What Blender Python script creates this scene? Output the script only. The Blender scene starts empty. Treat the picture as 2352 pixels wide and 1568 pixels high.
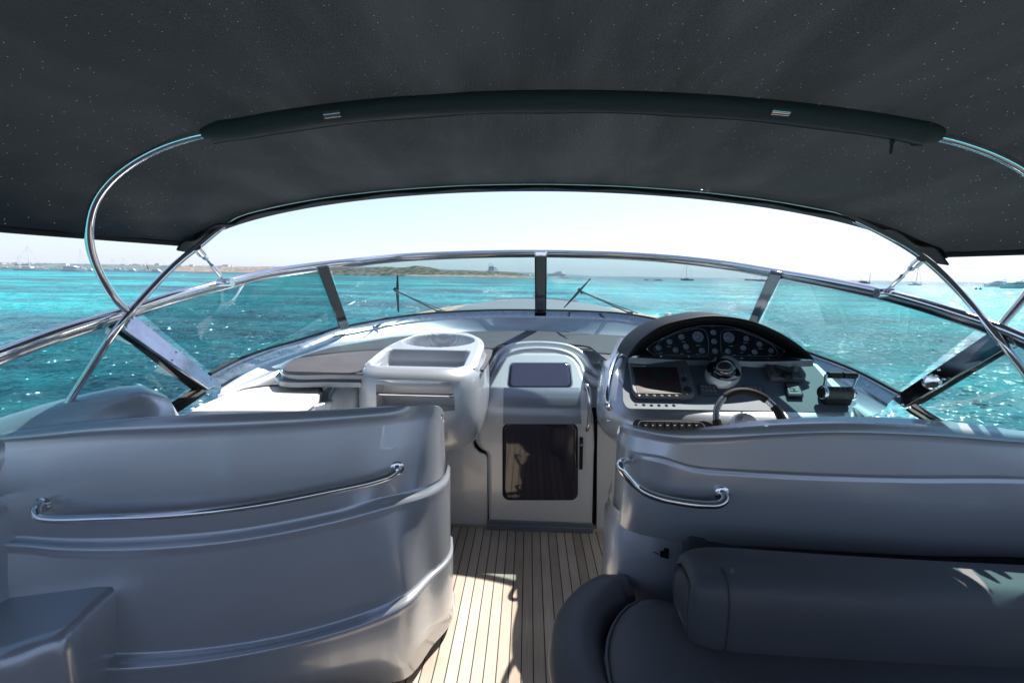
import bpy, math, random
import numpy as np
from mathutils import Vector, Matrix
R = math.radians
random.seed(7); rng = np.random.default_rng(7)
C = bpy.context.scene.collection
SC = bpy.context.scene

# ------------------------------------------------------------------ camera
# survey of the photograph: all picture coordinates are on a 2352 x 1568 grid
FPX, CX, CY = 1045.0, 1176.0, 784.0
VPX, VPY, SLOPE = 1215.0, 631.0, 0.0165
CAM = Vector((-0.10, 0.0, 1.58))
cy_ = Vector(((VPX-CX)/FPX, -(VPY-CY)/FPX, -1)).normalized()
up_ = Vector((1, -SLOPE, 0)).cross(cy_).normalized()
cx_ = cy_.cross(up_)
ROT = Matrix((cx_, cy_, up_))          # camera to world
cam = bpy.data.objects.new('camera', bpy.data.cameras.new('camera'))
C.objects.link(cam); SC.camera = cam
cam.matrix_world = Matrix.Translation(CAM) @ ROT.to_4x4()
cam.data.sensor_width = 36; cam.data.lens = 36*FPX/2352
cam.data.clip_start = 0.05; cam.data.clip_end = 20000

# ------------------------------------------------------------------ light
SUN_AZ, SUN_EL = R(37), R(55)          # azimuth from the bow towards starboard
w = bpy.data.worlds.new('World'); SC.world = w; w.use_nodes = True
nt = w.node_tree; bg = nt.nodes['Background']
sky = nt.nodes.new('ShaderNodeTexSky'); sky.sky_type = 'NISHITA'; sky.sun_disc = False
sky.sun_elevation = SUN_EL; sky.sun_rotation = SUN_AZ
sky.air_density = 1.0; sky.dust_density = 0.4; sky.ozone_density = 2.0
hs = nt.nodes.new('ShaderNodeHueSaturation'); hs.inputs['Saturation'].default_value = .62; nt.links.new(sky.outputs[0], hs.inputs['Color'])
tint = nt.nodes.new('ShaderNodeMix'); tint.data_type = 'RGBA'; tint.blend_type = 'MULTIPLY'; tint.inputs[0].default_value = 1; tint.inputs[7].default_value = (.90, .965, 1.16, 1)
nt.links.new(hs.outputs[0], tint.inputs[6]); nt.links.new(tint.outputs[2], bg.inputs[0]); bg.inputs[1].default_value = 0.095
sl = bpy.data.lights.new('sun', 'SUN'); sl.energy = 5.0; sl.angle = R(0.53); sl.color = (1, .95, .87)
sun = bpy.data.objects.new('sun', sl); C.objects.link(sun)
sd = Vector((math.sin(SUN_AZ)*math.cos(SUN_EL), math.cos(SUN_AZ)*math.cos(SUN_EL), math.sin(SUN_EL)))
sun.rotation_euler = sd.to_track_quat('Z', 'Y').to_euler(); sun.location = (5, 8, 12)
vs = SC.view_settings; vs.view_transform = 'Standard'; vs.look = 'None'; vs.gamma = 1; vs.exposure = 0.85
SC.render.engine = 'CYCLES'
SC.cycles.transparent_max_bounces = 16; SC.cycles.max_bounces = 10

# ------------------------------------------------------------------ survey helpers
def ray(px, py):
    return (ROT @ Vector(((px-CX)/FPX, -(py-CY)/FPX, -1))).normalized()
def W(px, py, d):
    r = ray(px, py); return CAM + r*(d/r.y)
def PZ(px, py, z):
    r = ray(px, py); return CAM + r*((z-CAM.z)/r.z)
def PP(px, py, P0, N):
    r = ray(px, py); N = Vector(N); return CAM + r*((Vector(P0)-CAM).dot(N)/r.dot(N))
def PX(px, py, x):
    r = ray(px, py); return CAM + r*((x-CAM.x)/r.x)
# the enlargements that were measured
def c1(x, y): return (x*.3418, y*.3418+488.1)
def c2(x, y): return (x*.293+746.5, y*.293+545.5)
def c3(x, y): return (x*.293+1378, y*.293+545.5)
def c4(x, y): return (x*.3112+1837.5, y*.3112+516.8)
def ca(x, y): return (x*.3418+631.6, y*.3418+717.8)
def cb(x, y): return (x*.26856+1378, y*.26856+706.3)
def cc(x, y): return (x*.45165, y*.45165+890)
def cd(x, y): return (x*.4751+1234.5, y*.4751+918.7)

# ------------------------------------------------------------------ object helpers
def tag(o, label=None, cat=None, group=None, kind=None):
    if label: o['label'] = label
    if cat: o['category'] = cat
    if group: o['group'] = group
    if kind: o['kind'] = kind
    return o
def thing(name, label, cat, loc=(0, 0, 0), group=None):
    o = bpy.data.objects.new(name, None); C.objects.link(o); o.location = Vector(loc)
    o.empty_display_size = .1
    return tag(o, label, cat, group)
def rootloc(p):
    v = Vector((0, 0, 0))
    while p is not None:
        v += Vector(p.location); p = p.parent
    return v
def obj(name, vf, mat, parent=None, smooth=True, sub=0, bevel=0, solid=0, sharp=35):
    verts, faces = vf
    off = rootloc(parent)
    me = bpy.data.meshes.new(name)
    me.from_pydata([tuple(Vector(v)-off) for v in verts], [], [tuple(f) for f in faces])
    me.validate(); me.update()
    o = bpy.data.objects.new(name, me); C.objects.link(o)
    if parent is not None: o.parent = parent
    if mat is not None: me.materials.append(mat)
    if smooth:
        me.polygons.foreach_set('use_smooth', [True]*len(me.polygons))
        if sharp and not sub:
            me.set_sharp_from_angle(angle=R(sharp))
    if solid:
        m = o.modifiers.new('s', 'SOLIDIFY'); m.thickness = solid; m.offset = 0
    if bevel:
        m = o.modifiers.new('b', 'BEVEL'); m.width = bevel; m.segments = 3; m.limit_method = 'ANGLE'; m.angle_limit = R(30)
    if sub:
        m = o.modifiers.new('u', 'SUBSURF'); m.levels = sub; m.render_levels = sub
    return o
def join(*parts):
    V, F = [], []
    for v, f in parts:
        n = len(V); V += list(v); F += [tuple(i+n for i in q) for q in f]
    return V, F
def spline(pts, n, closed=False):
    """Catmull-Rom through pts, n samples spaced evenly by length"""
    P = [Vector(p) for p in pts]; m = len(P)
    if m == 2 and not closed: return [P[0].lerp(P[1], i/(n-1)) for i in range(n)]
    out = []
    segs = m if closed else m-1
    for i in range(segs):
        if closed: p0, p1, p2, p3 = P[i-1], P[i], P[(i+1) % m], P[(i+2) % m]
        else:
            p1, p2 = P[i], P[i+1]
            p0 = P[i-1] if i > 0 else p1*2-p2
            p3 = P[i+2] if i+2 < m else p2*2-p1
        # centripetal form keeps uneven spacing from overshooting
        t0 = 0; t1 = t0+max((p1-p0).length, 1e-6)**.5; t2 = t1+max((p2-p1).length, 1e-6)**.5; t3 = t2+max((p3-p2).length, 1e-6)**.5
        for k in range(16):
            t = t1+(t2-t1)*k/16
            A1 = p0*((t1-t)/(t1-t0))+p1*((t-t0)/(t1-t0)); A2 = p1*((t2-t)/(t2-t1))+p2*((t-t1)/(t2-t1)); A3 = p2*((t3-t)/(t3-t2))+p3*((t-t2)/(t3-t2))
            B1 = A1*((t2-t)/(t2-t0))+A2*((t-t0)/(t2-t0)); B2 = A2*((t3-t)/(t3-t1))+A3*((t-t1)/(t3-t1))
            out.append(B1*((t2-t)/(t2-t1))+B2*((t-t1)/(t2-t1)))
    out.append(P[0] if closed else P[-1])
    L = [0]
    for a, b in zip(out, out[1:]): L.append(L[-1]+(b-a).length)
    res = []; j = 0; N = n if closed else n-1
    for i in range(n):
        s = L[-1]*i/N
        while j < len(L)-2 and L[j+1] < s: j += 1
        k = (s-L[j])/max(L[j+1]-L[j], 1e-9)
        res.append(out[j].lerp(out[j+1], min(k, 1)))
    return res
def grid(rows, closed_u=False, closed_v=False):
    n = len(rows[0]); V = [v for r in rows for v in r]; F = []
    m = len(rows)
    for j in range(m if closed_v else m-1):
        for i in range(n if closed_u else n-1):
            a = j*n+i; b = j*n+(i+1) % n; c = ((j+1) % m)*n+(i+1) % n; d = ((j+1) % m)*n+i
            F.append((a, b, c, d))
    return V, F
def loft(ctrl, n=40, closed=False, smooth_rows=1):
    rows = [spline(r, n, closed) for r in ctrl]
    if smooth_rows > 1:      # spline across the rows too
        cols = [spline([r[i] for r in rows], (len(rows)-1)*smooth_rows+1) for i in range(n)]
        rows = [[c[j] for c in cols] for j in range(len(cols[0]))]
    return grid(rows, closed_u=closed)
def frames(path, closed=False):
    P = [Vector(p) for p in path]; n = len(P); T = []
    for i in range(n):
        a = P[(i-1) % n] if (closed or i > 0) else P[i]; b = P[(i+1) % n] if (closed or i < n-1) else P[i]
        T.append((b-a).normalized())
    N = T[0].orthogonal().normalized()
    if abs(T[0].z) < .9: N = (Vector((0, 0, 1))-T[0]*T[0].z).normalized()
    Ns = [N]
    for i in range(1, n):
        q = T[i-1].rotation_difference(T[i]); N = q @ N; N = (N-T[i]*N.dot(T[i])).normalized(); Ns.append(N)
    return P, T, Ns
def tube(path, r, seg=12, closed=False, caps=True, r2=None):
    """r: number or list; r2: second half-axis"""
    P, T, Ns = frames(path, closed); rows = []
    for i, (p, t, n_) in enumerate(zip(P, T, Ns)):
        b = t.cross(n_); ra = r[i] if isinstance(r, (list, tuple)) else r; rb = ra if r2 is None else (r2[i] if isinstance(r2, (list, tuple)) else r2)
        rows.append([p+n_*ra*math.cos(a)+b*rb*math.sin(a) for a in [2*math.pi*k/seg for k in range(seg)]])
    V, F = grid(rows, closed_u=True, closed_v=closed)
    F = [tuple(reversed(f)) for f in F]
    if caps and not closed:
        F.append(tuple(range(seg))); F.append(tuple(len(V)-1-k for k in range(seg)))
    return V, F
def sweep(path, prof, closed=False, caps=True):
    """prof: list of (side, up) – path must be roughly horizontal"""
    P = [Vector(p) for p in path]; n = len(P); rows = []
    for i in range(n):
        a = P[(i-1) % n] if (closed or i > 0) else P[i]; b = P[(i+1) % n] if (closed or i < n-1) else P[i]
        t = (b-a).normalized(); s = t.cross(Vector((0, 0, 1))).normalized(); u = s.cross(t)
        rows.append([P[i]+s*x+u*y for x, y in prof])
    V, F = grid(rows, closed_u=True, closed_v=closed); m = len(prof)
    if caps and not closed:
        F.append(tuple(range(m))); F.append(tuple(len(V)-1-k for k in range(m)))
    return V, F
def box(c, s, M=None):
    V = [Vector((x*s[0]/2, y*s[1]/2, z*s[2]/2)) for x in (-1, 1) for y in (-1, 1) for z in (-1, 1)]
    if M is not None: V = [M @ v for v in V]
    V = [v+Vector(c) for v in V]
    return V, [(0, 1, 3, 2), (4, 6, 7, 5), (0, 4, 5, 1), (2, 3, 7, 6), (0, 2, 6, 4), (1, 5, 7, 3)]
def basis(N, up=(0, 0, 1)):
    N = Vector(N).normalized(); X = Vector(up).cross(N).normalized(); Y = N.cross(X)
    return Matrix((X, Y, N)).transposed()
def lathe(c, N, prof, seg=24):
    """prof: (radius, height along N)"""
    M = basis(N, (0, 0, 1) if abs(Vector(N).normalized().z) < .95 else (0, 1, 0)); rows = []
    for r, h in prof:
        rows.append([Vector(c)+M @ Vector((r*math.cos(a), r*math.sin(a), h)) for a in [2*math.pi*k/seg for k in range(seg)]])
    V, F = grid(rows, closed_u=True)
    if prof[0][0] > 1e-6: F.append(tuple(reversed(range(seg))))
    if prof[-1][0] > 1e-6: F.append(tuple((len(rows)-1)*seg+k for k in range(seg)))
    return V, F
def prism(outline, N, t, up=0):
    """plate on a plane: outline points, thickened by t along N starting at up"""
    N = Vector(N).normalized(); n = len(outline); P = [Vector(p) for p in outline]
    nn = Vector((0, 0, 0))
    for a, b in zip(P, P[1:]+P[:1]): nn += a.cross(b)
    if nn.dot(N) < 0: P.reverse()
    V = [p+N*up for p in P]+[p+N*(up+t) for p in P]
    F = [tuple(range(n, 2*n)), tuple(reversed(range(n)))]
    for i in range(n):
        j = (i+1) % n; F.append((i, j, n+j, n+i))
    return V, F
def rnd(pts, r, k=5):
    """round the corners of a closed outline"""
    P = [Vector(p) for p in pts]; out = []; n = len(P)
    for i in range(n):
        a, b, c = P[i-1], P[i], P[(i+1) % n]
        ra = min(r, (a-b).length*.45, (c-b).length*.45)
        s = b+(a-b).normalized()*ra; e = b+(c-b).normalized()*ra
        for q in range(k+1):
            t = q/k; out.append(s*(1-t)**2+b*2*t*(1-t)+e*t*t)
    return out

# ------------------------------------------------------------------ materials
def mat(name, base=(.5, .5, .5), rough=.5, metal=0, coat=0, spec=.5, bump=None, var=None, **k):
    m = bpy.data.materials.new(name); m.use_nodes = True; t = m.node_tree; b = t.nodes['Principled BSDF']
    b.inputs['Base Color'].default_value = (*base, 1); b.inputs['Roughness'].default_value = rough
    b.inputs['Metallic'].default_value = metal; b.inputs['Coat Weight'].default_value = coat
    b.inputs['Coat Roughness'].default_value = k.get('coat_rough', .04)
    b.inputs['Specular IOR Level'].default_value = spec
    if k.get('sheen'): b.inputs['Sheen Weight'].default_value = k['sheen']
    tc = t.nodes.new('ShaderNodeTexCoord')
    if var:      # (scale, amount): slight uneven tone and gloss
        n = t.nodes.new('ShaderNodeTexNoise'); n.inputs['Scale'].default_value = var[0]; n.inputs['Detail'].default_value = 5
        t.links.new(tc.outputs['Object'], n.inputs['Vector'])
        mp = t.nodes.new('ShaderNodeMapRange'); mp.inputs[1].default_value = .3; mp.inputs[2].default_value = .7
        mp.inputs[3].default_value = 1-var[1]; mp.inputs[4].default_value = 1+var[1]
        t.links.new(n.outputs[0], mp.inputs[0])
        mx = t.nodes.new('ShaderNodeVectorMath'); mx.operation = 'SCALE'; mx.inputs[0].default_value = base
        t.links.new(mp.outputs[0], mx.inputs['Scale']); t.links.new(mx.outputs[0], b.inputs['Base Color'])
        mr = t.nodes.new('ShaderNodeMath'); mr.operation = 'MULTIPLY'; mr.inputs[1].default_value = rough
        t.links.new(mp.outputs[0], mr.inputs[0]); t.links.new(mr.outputs[0], b.inputs['Roughness'])
    if bump:     # (scale, strength, distance)
        n = t.nodes.new('ShaderNodeTexNoise'); n.inputs['Scale'].default_value = bump[0]; n.inputs['Detail'].default_value = 4
        t.links.new(tc.outputs['Object'], n.inputs['Vector'])
        bp = t.nodes.new('ShaderNodeBump'); bp.inputs['Strength'].default_value = bump[1]; bp.inputs['Distance'].default_value = bump[2]
        t.links.new(n.outputs[0], bp.inputs['Height']); t.links.new(bp.outputs[0], b.inputs['Normal'])
    return m
DSTEEL = mat('dark_polished_steel', (.20, .205, .21), .12, 1, var=(30, .1))
GEL = mat('silver_gelcoat', (.50, .54, .59), .30, .48, coat=.7, coat_rough=.04, var=(2.5, .03))
GELM = mat('bright_silver_gelcoat', (.50, .535, .575), .36, .32, coat=.6, coat_rough=.06, var=(2.5, .03))
GEL_LIT = mat('bounce_lit_gelcoat', (.66, .67, .68), .34, .18, coat=.7, coat_rough=.05, var=(2.5, .03))  # lighter copy of the silver gelcoat, floor bounce light put into its colour
GELD = mat('grey_gelcoat', (.16, .19, .23), .4, .4, coat=.6, coat_rough=.12, var=(3, .05))
WHITE = mat('white_gelcoat', (.72, .73, .75), .3, .0, coat=.6, coat_rough=.08, var=(3, .03))
CHROME = mat('polished_steel', (.78, .78, .80), .09, 1, var=(9, .06))
STEEL = mat('brushed_steel', (.50, .51, .53), .13, 1, var=(30, .12))
BLACK = mat('black_rubber', (.010, .011, .013), .5, spec=.25)
GLOSSB = mat('black_glossy', (.008, .009, .012), .08, coat=1)
HOOD = mat('black_hood_vinyl', (.007, .008, .010), .5, spec=.12, bump=(600, .2, .0005))
PANEL = mat('blue_grey_dash_laminate', (.105, .135, .17), .6, spec=.25, bump=(900, .15, .0004), var=(6, .05))
MATT = mat('charcoal_dash_board', (.085, .082, .092), .6, spec=.25, bump=(500, .1, .0005), var=(7, .12))
LEATH = mat('grey_vinyl', (.088, .094, .104), .5, bump=(260, .35, .001), var=(4, .05))
LEATHW = mat('white_vinyl', (.78, .77, .75), .5, bump=(260, .25, .001))
PLAST = mat('dark_grey_plastic', (.045, .05, .055), .5, spec=.3, bump=(900, .1, .0003))
SCREEN = mat('dead_screen', (.02, .022, .024), .12, coat=1)
WHITEP = mat('white_print', (.75, .78, .8), .5)
REDP = mat('red_lamp_lens', (.6, .03, .02), .3)
CANVASB = mat('dark_binding', (.012, .013, .014), .8)
WHULL = mat('white_hull_paint', (.8, .8, .8), .35)
DWIN = mat('dark_boat_glass', (.02, .025, .03), .1)

def glass(name, tint, gloss=1.0):
    m = bpy.data.materials.new(name); m.use_nodes = True; t = m.node_tree; t.nodes.clear()
    o = t.nodes.new('ShaderNodeOutputMaterial'); mx = t.nodes.new('ShaderNodeMixShader')
    tr = t.nodes.new('ShaderNodeBsdfTransparent'); tr.inputs[0].default_value = (*tint, 1)
    gl = t.nodes.new('ShaderNodeBsdfGlossy'); gl.inputs['Roughness'].default_value = .0; gl.inputs[0].default_value = (1, 1, 1, 1)
    fr = t.nodes.new('ShaderNodeFresnel'); fr.inputs[0].default_value = 1.5
    # a sheet of thin glass has no inside: use the same fresnel from both sides
    lw = t.nodes.new('ShaderNodeLayerWeight'); lw.inputs[0].default_value = .5
    geo = t.nodes.new('ShaderNodeNewGeometry'); dt = t.nodes.new('ShaderNodeVectorMath'); dt.operation = 'DOT_PRODUCT'
    t.links.new(geo.outputs['Normal'], dt.inputs[0]); t.links.new(geo.outputs['Incoming'], dt.inputs[1])
    ab = t.nodes.new('ShaderNodeMath'); ab.operation = 'ABSOLUTE'; t.links.new(dt.outputs['Value'], ab.inputs[0])
    sb = t.nodes.new('ShaderNodeMath'); sb.operation = 'SUBTRACT'; sb.inputs[0].default_value = 1; t.links.new(ab.outputs[0], sb.inputs[1])
    pw = t.nodes.new('ShaderNodeMath'); pw.operation = 'POWER'; pw.inputs[1].default_value = 5; t.links.new(sb.outputs[0], pw.inputs[0])
    ml = t.nodes.new('ShaderNodeMath'); ml.operation = 'MULTIPLY_ADD'; ml.inputs[1].default_value = .9*gloss; ml.inputs[2].default_value = .10*gloss
    t.links.new(pw.outputs[0], ml.inputs[0]); t.nodes.remove(fr); t.nodes.remove(lw)
    t.links.new(ml.outputs[0], mx.inputs[0]); t.links.new(tr.outputs[0], mx.inputs[1]); t.links.new(gl.outputs[0], mx.inputs[2])
    t.links.new(mx.outputs[0], o.inputs[0]); return m
GLASS = glass('tinted_windscreen_glass', (.32, .56, .57), .85)
GLASSC = glass('clear_windscreen_glass', (.55, .71, .73), .85)

def teak(name, pitch, axis='X', seam=.05, col=((.29, .225, .17), (.57, .49, .41)), along='Y'):
    m = mat(name, (.4, .3, .2), .62); t = m.node_tree; b = t.nodes['Principled BSDF']
    tc = t.nodes.new('ShaderNodeTexCoord'); sp = t.nodes.new('ShaderNodeSeparateXYZ'); t.links.new(tc.outputs['Object'], sp.inputs[0])
    dv = t.nodes.new('ShaderNodeMath'); dv.operation = 'DIVIDE'; dv.inputs[1].default_value = pitch; t.links.new(sp.outputs[axis], dv.inputs[0])
    fr = t.nodes.new('ShaderNodeMath'); fr.operation = 'FRACT'; t.links.new(dv.outputs[0], fr.inputs[0])
    fl = t.nodes.new('ShaderNodeMath'); fl.operation = 'FLOOR'; t.links.new(dv.outputs[0], fl.inputs[0])
    lt = t.nodes.new('ShaderNodeMath'); lt.operation = 'LESS_THAN'; lt.inputs[1].default_value = seam; t.links.new(fr.outputs[0], lt.inputs[0])
    wn = t.nodes.new('ShaderNodeTexWhiteNoise'); wn.noise_dimensions = '1D'; t.links.new(fl.outputs[0], wn.inputs['W'])
    mp = t.nodes.new('ShaderNodeMapping'); mp.inputs['Scale'].default_value = (260, 5, 1) if along == 'Y' else (5, 260, 1)
    t.links.new(tc.outputs['Object'], mp.inputs[0])
    n = t.nodes.new('ShaderNodeTexNoise'); n.inputs['Scale'].default_value = 1; n.inputs['Detail'].default_value = 6; t.links.new(mp.outputs[0], n.inputs[0])
    n2 = t.nodes.new('ShaderNodeTexNoise'); n2.inputs['Scale'].default_value = 5; n2.inputs['Detail'].default_value = 5; t.links.new(tc.outputs['Object'], n2.inputs[0])
    a1 = t.nodes.new('ShaderNodeMath'); a1.operation = 'MULTIPLY_ADD'; a1.inputs[1].default_value = .5; t.links.new(wn.outputs[0], a1.inputs[0]); 
    a2 = t.nodes.new('ShaderNodeMath'); a2.operation = 'MULTIPLY_ADD'; a2.inputs[1].default_value = .9; a2.inputs[2].default_value = -.25; t.links.new(n.outputs[0], a2.inputs[0]); t.links.new(a2.outputs[0], a1.inputs[2])
    a3 = t.nodes.new('ShaderNodeMath'); a3.operation = 'MULTIPLY_ADD'; a3.inputs[1].default_value = .6; t.links.new(n2.outputs[0], a3.inputs[0]); t.links.new(a1.outputs[0], a3.inputs[2])
    rp = t.nodes.new('ShaderNodeValToRGB'); rp.color_ramp.elements[0].color = (*col[0], 1); rp.color_ramp.elements[1].color = (*col[1], 1); rp.color_ramp.elements[0].position = .25
    t.links.new(a3.outputs[0], rp.inputs[0])
    mx = t.nodes.new('ShaderNodeMix'); mx.data_type = 'RGBA'; t.links.new(lt.outputs[0], mx.inputs[0]); t.links.new(rp.outputs[0], mx.inputs[6]); mx.inputs[7].default_value = (.012, .012, .013, 1)
    t.links.new(mx.outputs[2], b.inputs['Base Color'])
    bp = t.nodes.new('ShaderNodeBump'); bp.inputs['Strength'].default_value = .3; bp.inputs['Distance'].default_value = .001
    t.links.new(n.outputs[0], bp.inputs['Height']); t.links.new(bp.outputs[0], b.inputs['Normal'])
    return m
TEAK = teak('teak_planks', .05, seam=.10)
TEAKL = teak('pale_teak_planks', .06, seam=.05, col=((.38, .26, .17), (.55, .40, .28)))
TEAKE = teak('teak_margin', 50, seam=0, along='X')

def canvas():
    m = bpy.data.materials.new('charcoal_canvas'); m.use_nodes = True; t = m.node_tree; b = t.nodes['Principled BSDF']; o = t.nodes['Material Output']
    b.inputs['Base Color'].default_value = (.03, .034, .037, 1); b.inputs['Roughness'].default_value = .72; b.inputs['Specular IOR Level'].default_value = .05
    tc = t.nodes.new('ShaderNodeTexCoord')
    wv = t.nodes.new('ShaderNodeTexWave'); wv.inputs['Scale'].default_value = 60; wv.bands_direction = 'X'; t.links.new(tc.outputs['Object'], wv.inputs[0])
    n = t.nodes.new('ShaderNodeTexNoise'); n.inputs['Scale'].default_value = 2.2; n.inputs['Detail'].default_value = 4; t.links.new(tc.outputs['Object'], n.inputs[0])
    n3 = t.nodes.new('ShaderNodeTexNoise'); n3.inputs['Scale'].default_value = 420; n3.inputs['Detail'].default_value = 2; t.links.new(tc.outputs['Object'], n3.inputs[0])
    ad = t.nodes.new('ShaderNodeMath'); t.links.new(wv.outputs[1], ad.inputs[0]); t.links.new(n3.outputs[0], ad.inputs[1])
    bp = t.nodes.new('ShaderNodeBump'); bp.inputs['Strength'].default_value = .35; bp.inputs['Distance'].default_value = .0015; t.links.new(ad.outputs[0], bp.inputs['Height'])
    t.links.new(bp.outputs[0], b.inputs['Normal'])
    cr = t.nodes.new('ShaderNodeValToRGB'); cr.color_ramp.elements[0].color = (.028, .034, .040, 1); cr.color_ramp.elements[1].color = (.044, .051, .058, 1)
    cr.color_ramp.elements[0].position = .35; cr.color_ramp.elements[1].position = .65
    t.links.new(n.outputs[0], cr.inputs[0]); t.links.new(cr.outputs[0], b.inputs['Base Color'])
    tl = t.nodes.new('ShaderNodeBsdfTranslucent'); tl.inputs[0].default_value = (.05, .058, .062, 1)
    mpf = t.nodes.new('ShaderNodeMapping'); mpf.inputs['Scale'].default_value = (3.6, .9, 1); mpf.inputs['Rotation'].default_value = (0, 0, .55); t.links.new(tc.outputs['Object'], mpf.inputs[0])
    nf = t.nodes.new('ShaderNodeTexNoise'); nf.inputs['Scale'].default_value = 1.6; nf.inputs['Detail'].default_value = 3; nf.inputs['Distortion'].default_value = .15; t.links.new(mpf.outputs[0], nf.inputs[0])
    mrf = t.nodes.new('ShaderNodeMapRange'); mrf.inputs[1].default_value = .38; mrf.inputs[2].default_value = .68; mrf.inputs[3].default_value = .13; mrf.inputs[4].default_value = .23; t.links.new(nf.outputs[0], mrf.inputs[0])
    m1 = t.nodes.new('ShaderNodeMixShader'); t.links.new(mrf.outputs[0], m1.inputs[0]); t.links.new(b.outputs[0], m1.inputs[1]); t.links.new(tl.outputs[0], m1.inputs[2])
    # worn pinholes in the weave let specks of sky through
    vo = t.nodes.new('ShaderNodeTexVoronoi'); vo.inputs['Scale'].default_value = 120; t.links.new(tc.outputs['Object'], vo.inputs[0])
    l1 = t.nodes.new('ShaderNodeMath'); l1.operation = 'LESS_THAN'; l1.inputs[1].default_value = .13; t.links.new(vo.outputs['Distance'], l1.inputs[0])
    sc = t.nodes.new('ShaderNodeSeparateColor'); t.links.new(vo.outputs['Color'], sc.inputs[0])
    l2 = t.nodes.new('ShaderNodeMath'); l2.operation = 'MULTIPLY'; t.links.new(sc.outputs[0], l2.inputs[0]); t.links.new(sc.outputs[1], l2.inputs[1])
    l3 = t.nodes.new('ShaderNodeMath'); l3.operation = 'GREATER_THAN'; l3.inputs[1].default_value = .55; t.links.new(l2.outputs[0], l3.inputs[0])
    l4 = t.nodes.new('ShaderNodeMath'); l4.operation = 'MULTIPLY'; t.links.new(l3.outputs[0], l4.inputs[0]); t.links.new(l1.outputs[0], l4.inputs[1])
    l5 = t.nodes.new('ShaderNodeMath'); l5.operation = 'MULTIPLY'; l5.inputs[1].default_value = .35; t.links.new(l4.outputs[0], l5.inputs[0])
    tr = t.nodes.new('ShaderNodeBsdfTransparent'); m2 = t.nodes.new('ShaderNodeMixShader')
    t.links.new(l5.outputs[0], m2.inputs[0]); t.links.new(m1.outputs[0], m2.inputs[1]); t.links.new(tr.outputs[0], m2.inputs[2])
    t.links.new(m2.outputs[0], o.inputs[0]); return m
CANVAS = canvas()
CANVAS2 = mat('charcoal_sleeve_cloth', (.034, .040, .044), .75, bump=(500, .3, .0008), var=(6, .12))

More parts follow.
